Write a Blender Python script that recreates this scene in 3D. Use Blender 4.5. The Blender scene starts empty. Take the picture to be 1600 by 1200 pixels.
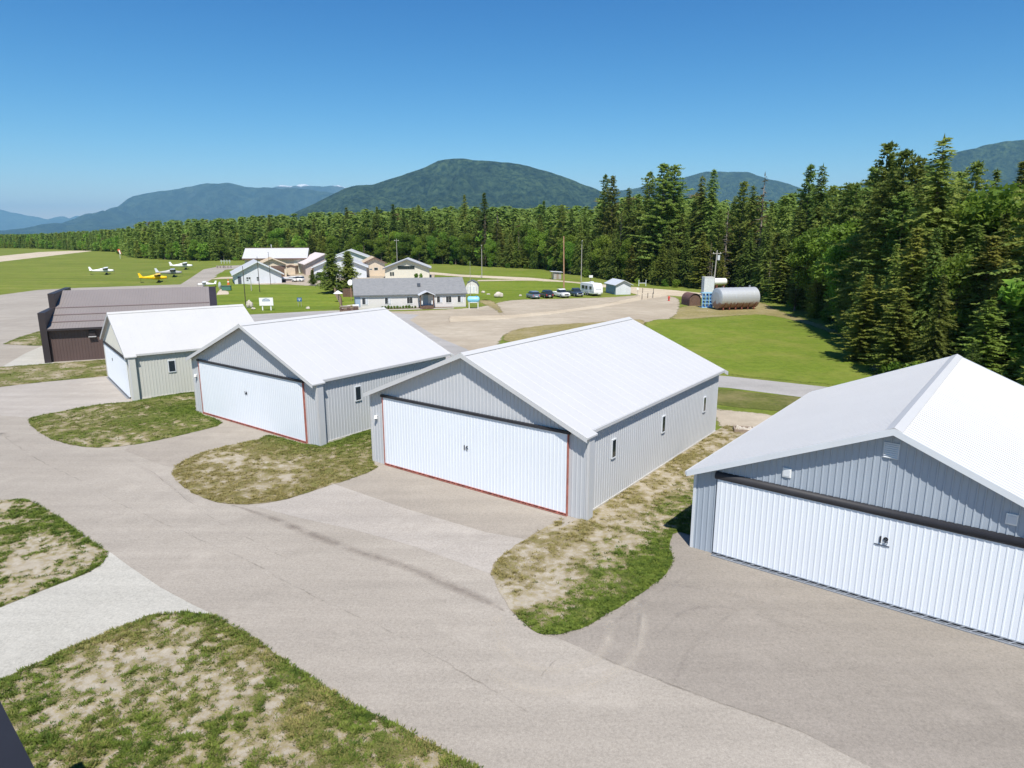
import bpy, math, random
import numpy as np
from mathutils import Vector, Matrix, noise, geometry
rad = math.radians
scene = bpy.context.scene
# ------------------------------------------------------------------ camera
CAM_H = 14.0; FPX = 1058.0; PITCH = math.atan(235/FPX)
cam_d = bpy.data.cameras.new('camera'); cam = bpy.data.objects.new('camera', cam_d)
scene.collection.objects.link(cam); scene.camera = cam
cam.location = (0, 0, CAM_H); cam.rotation_euler = (rad(90)-PITCH, 0, 0)
cam_d.sensor_width = 36; cam_d.lens = FPX/1600*36
cam_d.clip_start = 0.5; cam_d.clip_end = 90000
# ------------------------------------------------------------------ sky, sun, exposure
SUN_EL = rad(57); SUN_DIR = Vector((0.12, -1.0, 0)).normalized()
SUN_DIR = Vector((SUN_DIR.x*math.cos(SUN_EL), SUN_DIR.y*math.cos(SUN_EL), math.sin(SUN_EL)))
world = bpy.data.worlds.new('World'); scene.world = world; world.use_nodes = True
wn = world.node_tree.nodes; wl = world.node_tree.links
sky = wn.new('ShaderNodeTexSky'); sky.sky_type = 'NISHITA'; sky.sun_disc = False
sky.sun_elevation = SUN_EL; sky.sun_rotation = math.atan2(SUN_DIR.x, SUN_DIR.y)
sky.altitude = 1600; sky.air_density = 1.0; sky.dust_density = 0.4; sky.ozone_density = 1.5
bg = wn['Background']; bg.inputs['Strength'].default_value = 0.085
sep = wn.new('ShaderNodeSeparateColor'); com = wn.new('ShaderNodeCombineColor'); wl.new(sky.outputs[0], sep.inputs[0])
for ch, (gm, sc_, _top) in enumerate(((2.2, 1.75, 0), (1.4, 1.24, 0), (0.95, 1.14, 0))):      # deep clear mountain-air blue overhead, pale at the horizon
    a_ = wn.new('ShaderNodeMath'); a_.operation = 'MULTIPLY'; a_.inputs[1].default_value = 0.112; wl.new(sep.outputs[ch], a_.inputs[0])
    b_ = wn.new('ShaderNodeMath'); b_.operation = 'POWER'; b_.inputs[1].default_value = gm; wl.new(a_.outputs[0], b_.inputs[0])
    c_ = wn.new('ShaderNodeMath'); c_.operation = 'MULTIPLY'; c_.inputs[1].default_value = sc_/0.112; wl.new(b_.outputs[0], c_.inputs[0])
    wl.new(c_.outputs[0], com.inputs[ch])
wl.new(com.outputs[0], bg.inputs['Color'])
sun_d = bpy.data.lights.new('sun', 'SUN'); sun_d.energy = 5.0; sun_d.angle = rad(0.53); sun_d.color = (1, 0.95, 0.87)
sun = bpy.data.objects.new('sun', sun_d); scene.collection.objects.link(sun)
sun.rotation_euler = SUN_DIR.to_track_quat('Z', 'Y').to_euler()
scene.view_settings.view_transform = 'Standard'; scene.view_settings.look = 'None'
scene.view_settings.exposure = 0.38; scene.view_settings.gamma = 1
scene.cycles.max_bounces = 6; scene.cycles.volume_bounces = 0; scene.cycles.transparent_max_bounces = 12
# ------------------------------------------------------------------ layout helpers
_c, _s = math.cos(PITCH), math.sin(PITCH)
def at(px, py, z=0.0):
    u = (px-800)/FPX; v = (600-py)/FPX
    d = (u, _c+v*_s, -_s+v*_c); t = (z-CAM_H)/d[2]
    return Vector((d[0]*t, d[1]*t))
def zat(py, p):
    v = (600-py)/FPX; Y = p[1]
    return CAM_H + Y*(v*_c-_s)/(_c+v*_s)
def col(px, dist):           # plan point in the photo's column px at distance dist
    return Vector(((px-800)/FPX*dist/ _c, dist))
coll = scene.collection
def tag(o, label=None, cat=None, group=None, kind=None):
    if label: o['label'] = label
    if cat: o['category'] = cat
    if group: o['group'] = group
    if kind: o['kind'] = kind
    return o
def empty(name, loc, rz=0.0, label=None, cat=None, group=None):
    o = bpy.data.objects.new(name, None); coll.objects.link(o)
    o.empty_display_size = 0.5
    o.location = (loc[0], loc[1], loc[2] if len(loc) > 2 else 0.0); o.rotation_euler = (0, 0, rz)
    return tag(o, label, cat, group)
def copy_tree(o, parent=None):
    c = o.copy(); coll.objects.link(c)
    if parent: c.parent = parent
    for ch in o.children: copy_tree(ch, c)
    return c
class MB:
    def __init__(s): s.v = []; s.f = []
    def add(s, vs, fs):
        n = len(s.v); s.v += [tuple(v) for v in vs]; s.f += [tuple(i+n for i in f) for f in fs]; return s
    def box(s, x0, x1, y0, y1, z0, z1):
        return s.add([(x0,y0,z0),(x1,y0,z0),(x1,y1,z0),(x0,y1,z0),(x0,y0,z1),(x1,y0,z1),(x1,y1,z1),(x0,y1,z1)],
              [(3,2,1,0),(4,5,6,7),(0,1,5,4),(1,2,6,5),(2,3,7,6),(3,0,4,7)])
    def hexa(s, p):            # 8 corners bottom 4, top 4
        return s.add(p, [(3,2,1,0),(4,5,6,7),(0,1,5,4),(1,2,6,5),(2,3,7,6),(3,0,4,7)])
    def quad(s, a, b, c, d): return s.add([a,b,c,d], [(0,1,2,3)])
    def tube(s, p0, p1, r0, r1=None, n=8, cap=True):
        r1 = r0 if r1 is None else r1
        p0 = Vector(p0); p1 = Vector(p1); d = (p1-p0).normalized()
        a = d.orthogonal().normalized(); b = d.cross(a)
        vs = [p0+(a*math.cos(2*math.pi*i/n)+b*math.sin(2*math.pi*i/n))*r0 for i in range(n)]
        vs += [p1+(a*math.cos(2*math.pi*i/n)+b*math.sin(2*math.pi*i/n))*r1 for i in range(n)]
        fs = [(i,(i+1)%n,n+(i+1)%n,n+i) for i in range(n)]
        if cap: fs += [tuple(range(n-1,-1,-1)), tuple(range(n,2*n))]
        return s.add(vs, fs)
    def loft(s, rings, cap=True):
        n = len(rings[0]); vs = [p for r in rings for p in r]; fs = []
        for k in range(len(rings)-1):
            fs += [(k*n+i, k*n+(i+1)%n, (k+1)*n+(i+1)%n, (k+1)*n+i) for i in range(n)]
        if cap: fs += [tuple(range(n-1,-1,-1)), tuple((len(rings)-1)*n+i for i in range(n))]
        return s.add(vs, fs)
    def extrude_y(s, prof, y0, y1):    # prof of (x,z), counter-clockwise
        n = len(prof)
        vs = [(x,y0,z) for x,z in prof]+[(x,y1,z) for x,z in prof]
        fs = [tuple(range(n)), tuple(range(2*n-1,n-1,-1))]+[((i+1)%n,i,n+i,n+(i+1)%n) for i in range(n)]
        return s.add(vs, fs)
    def extrude_z(s, poly, z0, z1):
        n = len(poly)
        vs = [(p[0],p[1],z0) for p in poly]+[(p[0],p[1],z1) for p in poly]
        return s.add(vs, [tuple(range(n-1,-1,-1)), tuple(range(n,2*n))]+[(i,(i+1)%n,n+(i+1)%n,n+i) for i in range(n)])
    def build(s, name, mat, parent=None, smooth=False, bevel=0):
        me = bpy.data.meshes.new(name); me.from_pydata(s.v, [], s.f); me.materials.append(mat)
        if smooth: me.polygons.foreach_set('use_smooth', [True]*len(me.polygons))
        me.update(); o = bpy.data.objects.new(name, me); coll.objects.link(o)
        if parent: o.parent = parent
        if bevel:
            m = o.modifiers.new('bevel', 'BEVEL'); m.width = bevel; m.segments = 2; m.limit_method = 'ANGLE'
        return o
# ------------------------------------------------------------------ materials
MATS = {}
def new_mat(name):
    m = bpy.data.materials.new(name); m.use_nodes = True; nt = m.node_tree
    b = nt.nodes['Principled BSDF']; MATS[name] = m
    return m, nt, b
def N(nt, t, **kw):
    n = nt.nodes.new(t)
    for k, v in kw.items(): setattr(n, k, v)
    return n
def noise_n(nt, co, scale, detail=4, rough=0.6):
    n = N(nt, 'ShaderNodeTexNoise'); n.inputs['Scale'].default_value = scale; n.inputs['Detail'].default_value = detail
    n.inputs['Roughness'].default_value = rough
    nt.links.new(co, n.inputs['Vector']); return n.outputs['Fac']
def ramp(nt, fac, stops):
    r = N(nt, 'ShaderNodeValToRGB'); e = r.color_ramp.elements
    while len(e) < len(stops): e.new(0.5)
    for i, (p, c) in enumerate(stops):
        e[i].position = p; e[i].color = (*c, 1) if len(c) == 3 else c
    nt.links.new(fac, r.inputs['Fac']); return r.outputs['Color']
def mix(nt, fac, a, b, mode='MIX'):
    m = N(nt, 'ShaderNodeMix', data_type='RGBA', blend_type=mode)
    for sock, v in ((m.inputs['Factor'], fac), (m.inputs[6], a), (m.inputs[7], b)):
        if isinstance(v, (int, float)): sock.default_value = v
        elif isinstance(v, tuple): sock.default_value = (*v, 1)
        else: nt.links.new(v, sock)
    return m.outputs[2]
def bump(nt, b, h, strength, dist):
    n = N(nt, 'ShaderNodeBump'); n.inputs['Strength'].default_value = strength; n.inputs['Distance'].default_value = dist
    nt.links.new(h, n.inputs['Height']); nt.links.new(n.outputs[0], b.inputs['Normal'])
def paint(name, c, rough=0.5, var=0.08, scale=0.8, metal=0.0, spec=0.4, streak=0.0, bmp=0.0):
    m, nt, b = new_mat(name)
    tc = N(nt, 'ShaderNodeTexCoord').outputs['Object']
    f = noise_n(nt, tc, scale, 5)
    lo = tuple(x*(1-var) for x in c); hi = tuple(min(1, x*(1+var)) for x in c)
    colr = ramp(nt, f, [(0.3, lo), (0.7, hi)])
    if streak:
        mp = N(nt, 'ShaderNodeMapping'); mp.inputs['Scale'].default_value = (3.0, 3.0, 0.12); nt.links.new(tc, mp.inputs['Vector'])
        g = noise_n(nt, mp.outputs[0], 1.6, 4)
        dirt = ramp(nt, g, [(0.52, (0,0,0)), (0.8, (streak,)*3)])
        colr = mix(nt, dirt, colr, tuple(x*0.6 for x in c))
    nt.links.new(colr, b.inputs['Base Color'])
    b.inputs['Roughness'].default_value = rough; b.inputs['Metallic'].default_value = metal
    b.inputs['Specular IOR Level'].default_value = spec
    if bmp: bump(nt, b, noise_n(nt, tc, scale*12, 4), bmp, 0.02)
    return m
paint('white_roof', (0.52,0.52,0.52), 0.5, 0.02, 0.35, streak=0.12)
paint('white_roof_old', (0.52,0.515,0.50), 0.5, 0.03, 0.35, streak=0.2)
paint('grey_siding', (0.50,0.515,0.535), 0.5, 0.03, 0.5, streak=0.18)
paint('warm_grey_siding', (0.52,0.52,0.475), 0.5, 0.03, 0.5, streak=0.22)
paint('blue_grey_siding', (0.35,0.40,0.46), 0.45, 0.03, 0.5, streak=0.12)
paint('white_door', (0.74,0.78,0.83), 0.45, 0.02, 0.5, streak=0.08)
paint('white_trim', (0.62,0.65,0.68), 0.45, 0.03)
paint('light_trim', (0.56,0.56,0.56), 0.45, 0.04)
paint('red_steel', (0.36,0.13,0.10), 0.6, 0.3, 3)
paint('black_rubber', (0.025,0.025,0.03), 0.6, 0.15, 2)
paint('dark_steel', (0.08,0.09,0.11), 0.5, 0.15, 2)
paint('mid_steel', (0.22,0.24,0.27), 0.45, 0.1, 2)
paint('black_paint', (0.02,0.02,0.025), 0.6, 0.1)
paint('brown_siding', (0.10,0.068,0.062), 0.5, 0.06, 0.6, streak=0.15)
paint('brown_roof', (0.245,0.215,0.20), 0.5, 0.04, 0.3, streak=0.15)
paint('brown_trim', (0.035,0.028,0.03), 0.5, 0.1)
paint('brown_line', (0.20,0.155,0.145), 0.5, 0.1)
paint('concrete_footing', (0.5,0.48,0.44), 0.9, 0.15, 2)
paint('vinyl_white', (0.66,0.63,0.61), 0.6, 0.03, 1)
paint('beige_siding', (0.62,0.52,0.40), 0.6, 0.05, 1)
paint('cream_siding', (0.62,0.59,0.50), 0.6, 0.04, 1)
paint('tan_roof', (0.55,0.43,0.28), 0.6, 0.05, 1)
paint('pink_siding', (0.50,0.42,0.38), 0.6, 0.05, 1)
paint('pink_roof', (0.68,0.60,0.58), 0.6, 0.05, 1)
paint('brown_fascia', (0.16,0.10,0.08), 0.6, 0.1)
paint('grey_fascia', (0.15,0.16,0.17), 0.6, 0.1)
paint('pale_blue_siding', (0.60,0.62,0.66), 0.6, 0.04, 1)
paint('blue_siding', (0.30,0.39,0.48), 0.6, 0.06, 1, streak=0.3)
paint('shed_roof', (0.55,0.57,0.60), 0.5, 0.05, 1)
paint('weathered_wood', (0.28,0.22,0.17), 0.85, 0.25, 3, bmp=0.3)
paint('dark_wood', (0.14,0.085,0.06), 0.85, 0.25, 3, bmp=0.3)
paint('pole_wood', (0.42,0.24,0.15), 0.85, 0.2, 3)
paint('grey_pole', (0.38,0.36,0.33), 0.8, 0.2, 3)
paint('dark_pole', (0.05,0.04,0.035), 0.7, 0.2, 3)
paint('white_paint', (0.80,0.80,0.78), 0.4, 0.03)
paint('red_paint', (0.6,0.03,0.02), 0.4, 0.1)
paint('orange_fabric', (0.65,0.13,0.04), 0.8, 0.1)
paint('yellow_paint', (0.85,0.55,0.01), 0.3, 0.04)
paint('silver_paint', (0.42,0.44,0.47), 0.3, 0.04, metal=0.4)
paint('aircraft_grey', (0.38,0.38,0.38), 0.35, 0.08)
paint('navy_paint', (0.05,0.075,0.12), 0.25, 0.05)
paint('blue_silver_paint', (0.22,0.28,0.36), 0.3, 0.05, metal=0.3)
paint('charcoal_paint', (0.035,0.035,0.045), 0.25, 0.05)
paint('propane_blue', (0.25,0.62,0.80), 0.35, 0.05)
paint('crate_blue', (0.04,0.16,0.42), 0.5, 0.1)
paint('crate_light_blue', (0.30,0.52,0.68), 0.5, 0.1)
paint('boulder_stone', (0.52,0.47,0.40), 0.9, 0.2, 2, bmp=0.6)
paint('flower_soil', (0.16,0.11,0.07), 0.95, 0.3, 3)
paint('sign_blue', (0.03,0.12,0.28), 0.5, 0.05)
paint('green_paint', (0.06,0.16,0.12), 0.5, 0.1)
def glass_mat():
    m, nt, b = new_mat('window_glass'); b.inputs['Base Color'].default_value = (0.02,0.028,0.035,1)
    b.inputs['Roughness'].default_value = 0.06; b.inputs['Specular IOR Level'].default_value = 0.8
glass_mat()
def shingle():
    m, nt, b = new_mat('grey_shingle'); tc = N(nt,'ShaderNodeTexCoord').outputs['Object']
    br = N(nt,'ShaderNodeTexBrick'); br.inputs['Scale'].default_value = 1.0
    br.inputs['Brick Width'].default_value = 0.5; br.inputs['Row Height'].default_value = 0.22; br.inputs['Mortar Size'].default_value = 0.012
    br.inputs['Color1'].default_value = (0.15,0.16,0.17,1); br.inputs['Color2'].default_value = (0.21,0.215,0.22,1); br.inputs['Mortar'].default_value = (0.09,0.09,0.1,1)
    nt.links.new(tc, br.inputs['Vector'])
    f = noise_n(nt, tc, 1.5, 6); c = mix(nt, f, br.outputs['Color'], (0.26,0.26,0.26))
    nt.links.new(c, b.inputs['Base Color']); b.inputs['Roughness'].default_value = 0.9
shingle()
def tank_mat():
    m, nt, b = new_mat('galvanised_rusty'); g = N(nt,'ShaderNodeTexCoord'); tc = g.outputs['Object']
    sp = N(nt,'ShaderNodeSeparateXYZ'); nt.links.new(tc, sp.inputs[0])
    f = noise_n(nt, tc, 1.2, 6); 
    a = N(nt,'ShaderNodeMath', operation='MULTIPLY_ADD'); nt.links.new(f, a.inputs[0]); a.inputs[1].default_value = 1.1; 
    mz = N(nt,'ShaderNodeMath', operation='MULTIPLY'); nt.links.new(sp.outputs['Z'], mz.inputs[0]); mz.inputs[1].default_value = -0.42
    nt.links.new(mz.outputs[0], a.inputs[2])
    rust = ramp(nt, a.outputs[0], [(0.80,(0,0,0)),(1.0,(0.8,0.8,0.8))])
    c = mix(nt, rust, (0.50,0.52,0.54), (0.25,0.10,0.06)); nt.links.new(c, b.inputs['Base Color'])
    b.inputs['Metallic'].default_value = 0.35; b.inputs['Roughness'].default_value = 0.45
tank_mat()
paint('rust', (0.22,0.075,0.05), 0.8, 0.3, 2)
paint('rust_brown', (0.11,0.06,0.055), 0.8, 0.25, 2)
# ground materials
def asphalt(name, base, patch, amt=0.5, bumpy=0.25):
    m, nt, b = new_mat(name); tc = N(nt,'ShaderNodeTexCoord').outputs['Object']
    big = noise_n(nt, tc, 0.07, 6, 0.65); med = noise_n(nt, tc, 0.55, 6, 0.7); fine = noise_n(nt, tc, 9, 5, 0.8)
    c = ramp(nt, big, [(0.36, tuple(x*0.92 for x in base)), (0.64, patch)])
    c = mix(nt, ramp(nt, med, [(0.4,(0,0,0)),(0.7,(amt,amt,amt))]), c, tuple(x*0.86 for x in base))
    c = mix(nt, 0.8, c, ramp(nt, fine, [(0.25,(0.66,0.66,0.66)),(0.5,(1,1,1)),(0.75,(1.25,1.25,1.25))]), 'MULTIPLY')
    grit = noise_n(nt, tc, 26, 3, 0.9); c = mix(nt, 0.8, c, ramp(nt, grit, [(0.3,(0.75,0.75,0.75)),(0.7,(1.2,1.2,1.2))]), 'MULTIPLY')
    blot = noise_n(nt, tc, 0.23, 5, 0.55); c = mix(nt, ramp(nt, blot, [(0.60,(0,0,0)),(0.68,(0.22,)*3)]), c, tuple(x*0.72 for x in base))
    pale = noise_n(nt, tc, 0.31, 6, 0.7); c = mix(nt, ramp(nt, pale, [(0.56,(0,0,0)),(0.72,(0.35,)*3)]), c, tuple(x*1.22 for x in patch))
    # long streaks along the taxiway
    mp = N(nt,'ShaderNodeMapping'); mp.inputs['Rotation'].default_value = (0,0,rad(36.5)); mp.inputs['Scale'].default_value = (0.05,0.9,1)
    nt.links.new(tc, mp.inputs['Vector']); st = noise_n(nt, mp.outputs[0], 1.0, 4)
    c = mix(nt, 0.7, c, ramp(nt, st, [(0.35,(0.9,0.9,0.9)),(0.65,(1.06,1.06,1.06))]), 'MULTIPLY')
    nt.links.new(c, b.inputs['Base Color']); b.inputs['Roughness'].default_value = 0.92; b.inputs['Specular IOR Level'].default_value = 0.25
    bump(nt, b, fine, bumpy, 0.01)
asphalt('asphalt', (0.355,0.316,0.266), (0.405,0.364,0.310))
asphalt('asphalt_dark', (0.285,0.253,0.213), (0.325,0.288,0.246))
asphalt('asphalt_tan', (0.335,0.295,0.248), (0.36,0.32,0.27))
asphalt('asphalt_pale', (0.40,0.36,0.315), (0.44,0.40,0.355))
asphalt('concrete', (0.46,0.44,0.385), (0.50,0.48,0.425), 0.25, 0.1)
asphalt('gravel', (0.40,0.335,0.25), (0.49,0.425,0.33), 0.6, 0.5)
asphalt('dirt_road', (0.52,0.43,0.31), (0.60,0.52,0.395), 0.4, 0.4)
asphalt('road_grey', (0.36,0.345,0.325), (0.42,0.40,0.38))
def ribbon_mat(name, c, a0, a1, sc, maxa):
    m, nt, b = new_mat(name); tc = N(nt,'ShaderNodeTexCoord').outputs['Object']
    at_ = N(nt,'ShaderNodeAttribute', attribute_name='mid').outputs['Fac']
    f = noise_n(nt, tc, sc, 5, 0.7)
    r = ramp(nt, f, [(a0,(0,0,0)),(a1,(maxa,)*3)])
    mu = N(nt,'ShaderNodeMath', operation='MULTIPLY'); nt.links.new(at_, mu.inputs[0]); nt.links.new(r, mu.inputs[1])
    b.inputs['Base Color'].default_value = (*c,1); b.inputs['Roughness'].default_value = 0.95
    nt.links.new(mu.outputs[0], b.inputs['Alpha'])
ribbon_mat('tyre_dust', (0.60,0.54,0.45), 0.22, 0.7, 0.9, 0.6)
ribbon_mat('crack', (0.13,0.105,0.08), 0.44, 0.72, 0.7, 0.5)
ribbon_mat('sealed_seam', (0.20,0.16,0.13), 0.3, 0.7, 1.0, 0.5)
ribbon_mat('dark_mark', (0.2,0.17,0.15), 0.35, 0.8, 0.8, 0.2)
def verge_mat():
    m, nt, b = new_mat('patchy_grass'); tc = N(nt,'ShaderNodeTexCoord').outputs['Object']
    cv = N(nt,'ShaderNodeAttribute', attribute_name='cover').outputs['Fac']
    dr = N(nt,'ShaderNodeAttribute', attribute_name='dry').outputs['Fac']
    fine0 = noise_n(nt, tc, 14, 5, 0.8); f3 = noise_n(nt, tc, 4.0, 5, 0.7); fm = N(nt,'ShaderNodeMath', operation='ADD'); nt.links.new(fine0, fm.inputs[0]); nt.links.new(f3, fm.inputs[1]); fh = N(nt,'ShaderNodeMath', operation='MULTIPLY'); nt.links.new(fm.outputs[0], fh.inputs[0]); fh.inputs[1].default_value = 0.5; fine = fh.outputs[0]; med = noise_n(nt, tc, 1.7, 5, 0.7)
    a = N(nt,'ShaderNodeMath', operation='MULTIPLY_ADD'); nt.links.new(fine, a.inputs[0]); a.inputs[1].default_value = 2.6
    s_ = N(nt,'ShaderNodeMath', operation='ADD'); nt.links.new(cv, s_.inputs[0]); s_.inputs[1].default_value = -1.30
    nt.links.new(s_.outputs[0], a.inputs[2])
    sand = mix(nt, 0.6, ramp(nt, med, [(0.3,(0.36,0.31,0.235)),(0.7,(0.46,0.41,0.325))]), ramp(nt, fine0, [(0.3,(0.65,0.65,0.65)),(0.7,(1.25,1.25,1.25))]), 'MULTIPLY')
    dry = ramp(nt, fine, [(0.36,(0.14,0.11,0.055)),(0.62,(0.38,0.32,0.19))])
    green = ramp(nt, fine, [(0.36,(0.03,0.05,0.01)),(0.5,(0.09,0.125,0.02)),(0.64,(0.19,0.22,0.045))])
    olive = ramp(nt, fine, [(0.36,(0.07,0.065,0.025)),(0.64,(0.26,0.23,0.09))])
    green = mix(nt, dr, green, olive)
    c1 = mix(nt, ramp(nt, a.outputs[0], [(0.20,(0,0,0)),(0.38,(1,1,1))]), sand, dry)
    c = mix(nt, ramp(nt, a.outputs[0], [(0.50,(0,0,0)),(0.58,(1,1,1))]), c1, green)
    nt.links.new(c, b.inputs['Base Color']); b.inputs['Roughness'].default_value = 0.95; b.inputs['Specular IOR Level'].default_value = 0.1
    bump(nt, b, fine, 0.7, 0.08)
verge_mat()
def lawn(name, lo, hi, dry, dryamt, stripes=None, far=False):
    m, nt, b = new_mat(name); tc = N(nt,'ShaderNodeTexCoord').outputs['Object']
    fine = noise_n(nt, tc, 3.0, 6, 0.8); med = noise_n(nt, tc, 0.16, 6, 0.7); big = noise_n(nt, tc, 0.03, 5, 0.65)
    c = ramp(nt, fine, [(0.25,lo),(0.75,hi)]); m2 = noise_n(nt, tc, 0.9, 6, 0.8)
    c = mix(nt, 1.0, c, ramp(nt, m2, [(0.3,(0.68,0.72,0.7)),(0.7,(1.28,1.22,1.3))]), 'MULTIPLY')
    c = mix(nt, ramp(nt, med, [(0.45,(0,0,0)),(0.75,(dryamt,)*3)]), c, dry)
    c = mix(nt, ramp(nt, big, [(0.4,(0,0,0)),(0.7,(0.5,0.5,0.5))]), c, tuple(x*0.75 for x in lo))
    if stripes:
        mp = N(nt,'ShaderNodeMapping'); mp.inputs['Rotation'].default_value = (0,0,rad(stripes)); mp.inputs['Scale'].default_value = (0.02,0.35,1)
        nt.links.new(tc, mp.inputs['Vector']); st = noise_n(nt, mp.outputs[0], 1.0, 3)
        c = mix(nt, 0.8, c, ramp(nt, st, [(0.35,(0.72,0.78,0.72)),(0.65,(1.2,1.12,1.1))]), 'MULTIPLY')
    nt.links.new(c, b.inputs['Base Color']); b.inputs['Roughness'].default_value = 0.95; b.inputs['Specular IOR Level'].default_value = 0.1
    bump(nt, b, m2, 0.8, 0.25)
lawn('field_grass', (0.127,0.178,0.025), (0.213,0.253,0.048), (0.276,0.241,0.081), 0.6, stripes=-4)
lawn('mown_lawn', (0.121,0.184,0.018), (0.207,0.270,0.037), (0.287,0.276,0.063), 0.45, stripes=-70)
lawn('green_lawn', (0.120,0.180,0.019), (0.204,0.258,0.036), (0.324,0.276,0.084), 0.55)
lawn('weeds', (0.07,0.09,0.02), (0.19,0.20,0.05), (0.33,0.26,0.14), 0.9)
lawn('dry_grass', (0.20,0.18,0.06), (0.36,0.30,0.14), (0.42,0.34,0.22), 0.8)
# ------------------------------------------------------------------ ground sheets
def smooth_poly(pts, n=6):
    out = []; m = len(pts)
    for i in range(m):
        p0, p1, p2, p3 = (Vector(pts[(i+k-1) % m]) for k in range(4))
        for j in range(n):
            t = j/n
            out.append(0.5*((2*p1)+(p2-p0)*t+(2*p0-5*p1+4*p2-p3)*t*t+(-p0+3*p1-3*p2+p3)*t*t*t))
    return out
def smooth_line(pts, n=8):
    out = []; m = len(pts)
    for i in range(m-1):
        p0, p1, p2, p3 = Vector(pts[max(i-1,0)]), Vector(pts[i]), Vector(pts[i+1]), Vector(pts[min(i+2,m-1)])
        for j in range(n):
            t = j/n
            out.append(0.5*((2*p1)+(p2-p0)*t+(2*p0-5*p1+4*p2-p3)*t*t+(-p0+3*p1-3*p2+p3)*t*t*t))
    out.append(Vector(pts[-1])); return out
def px(*pts): return [at(*p) for p in pts]
def sheet(name, poly, z, mat, smooth=True, kind='structure', n=6):
    P = smooth_poly(poly, n) if smooth else [Vector(p) for p in poly]
    r = geometry.delaunay_2d_cdt(P, [(i,(i+1)%len(P)) for i in range(len(P))], [], 1, 1e-4)
    me = bpy.data.meshes.new(name); me.from_pydata([(v.x,v.y,z) for v in r[0]], [], r[2]); me.materials.append(MATS[mat])
    me.update()
    if len(me.polygons) and me.polygons[0].normal.z < 0: me.flip_normals()
    o = bpy.data.objects.new(name, me); coll.objects.link(o); o['kind'] = kind
    return o
def edge_dist(p, P):
    best = 1e9
    for i in range(len(P)):
        a = P[i]; b = P[(i+1) % len(P)]; ab = b-a; t = max(0, min(1, (p-a).dot(ab)/max(1e-9, ab.length_squared)))
        best = min(best, (p-(a+ab*t)).length_squared)
    return math.sqrt(best)
def inside(p, P):
    c = False; j = len(P)-1
    for i in range(len(P)):
        a, b = P[i], P[j]
        if (a.y > p.y) != (b.y > p.y) and p.x < (b.x-a.x)*(p.y-a.y)/(b.y-a.y)+a.x: c = not c
        j = i
    return c
def soften(mat, tint=None):
    nm = mat+'_soft'
    if nm in MATS: return nm
    m = MATS[mat].copy(); m.name = nm; nt = m.node_tree; b = nt.nodes['Principled BSDF']; MATS[nm] = m
    tc = N(nt,'ShaderNodeTexCoord').outputs['Object']; e = N(nt,'ShaderNodeAttribute', attribute_name='edge').outputs['Fac']
    f = noise_n(nt, tc, 0.7, 6, 0.75); a = N(nt,'ShaderNodeMath', operation='MULTIPLY_ADD'); nt.links.new(f, a.inputs[0]); a.inputs[1].default_value = 1.5; nt.links.new(e, a.inputs[2])
    r = ramp(nt, a.outputs[0], [(0.82,(0,0,0)),(1.0,(1,1,1))]); r.node.color_ramp.elements[1].position = 1.0
    nt.links.new(r, b.inputs['Alpha']); return nm
def soft_sheet(name, poly, z, mat, width=1.5, step=1.2, n=4, kind='structure'):
    P = smooth_poly(poly, n); rng = random.Random(len(P)); pts = list(P)
    x0, x1 = min(p.x for p in P), max(p.x for p in P); y0, y1 = min(p.y for p in P), max(p.y for p in P)
    step = max(step, (x1-x0)/110, (y1-y0)/110); y = y0
    while y < y1:
        x = x0
        while x < x1:
            p = Vector((x+rng.uniform(-.25,.25)*step, y+rng.uniform(-.25,.25)*step)); x += step
            if inside(p, P) and edge_dist(p, P) > step*.3: pts.append(p)
        y += step
    r = geometry.delaunay_2d_cdt(pts, [(i,(i+1)%len(P)) for i in range(len(P))], [], 1, 1e-4)
    me = bpy.data.meshes.new(name); me.from_pydata([(v.x,v.y,z) for v in r[0]], [], r[2]); me.materials.append(MATS[soften(mat)])
    me.attributes.new('edge','FLOAT','POINT').data.foreach_set('value', [min(1.0, edge_dist(v, P)/width) for v in r[0]]); me.update()
    if me.polygons[0].normal.z < 0: me.flip_normals()
    o = bpy.data.objects.new(name, me); coll.objects.link(o); o['kind'] = kind; return o
def ribbon(name, line, w, z, mat, kind='stuff', jitter=0.0, taper=False):
    L = smooth_line(line); rng = random.Random(len(L)); vs = []; fs = []; mid = []
    for i, p in enumerate(L):
        d = (L[min(i+1,len(L)-1)]-L[max(i-1,0)]).normalized(); nn = Vector((-d.y,d.x))
        j = nn*rng.uniform(-jitter, jitter); ww = w
        if taper: ww = w*min(1, 0.15+4*min(i, len(L)-1-i)/len(L))
        for k, mm in ((-1,0),(0,1),(1,0)):
            q = p+j+nn*k*ww/2; vs.append((q.x,q.y,z)); mid.append(mm if not (taper and i in (0,len(L)-1)) else 0)
    for i in range(len(L)-1):
        for k in (0,1): a = i*3+k; fs.append((a,a+3,a+4,a+1))
    me = bpy.data.meshes.new(name); me.from_pydata(vs, [], fs); me.materials.append(MATS[mat])
    at_ = me.attributes.new('mid','FLOAT','POINT'); at_.data.foreach_set('value', [float(x) for x in mid])
    me.update()
    if me.polygons[0].normal.z < 0: me.flip_normals()
    o = bpy.data.objects.new(name, me); coll.objects.link(o); o['kind'] = kind; return o
# base sheet to the horizon
sheet('ground', [(-40000,-2000),(40000,-2000),(40000,60000),(-40000,60000)], 0, 'field_grass', False)
TH16 = rad(-36.3)
U16 = Vector((math.cos(TH16), math.sin(TH16))); V16 = Vector((-U16.y, U16.x))
O16 = Vector((3.766, 31.439))
pf = lambda u, v: O16+U16*u+V16*v
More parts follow.
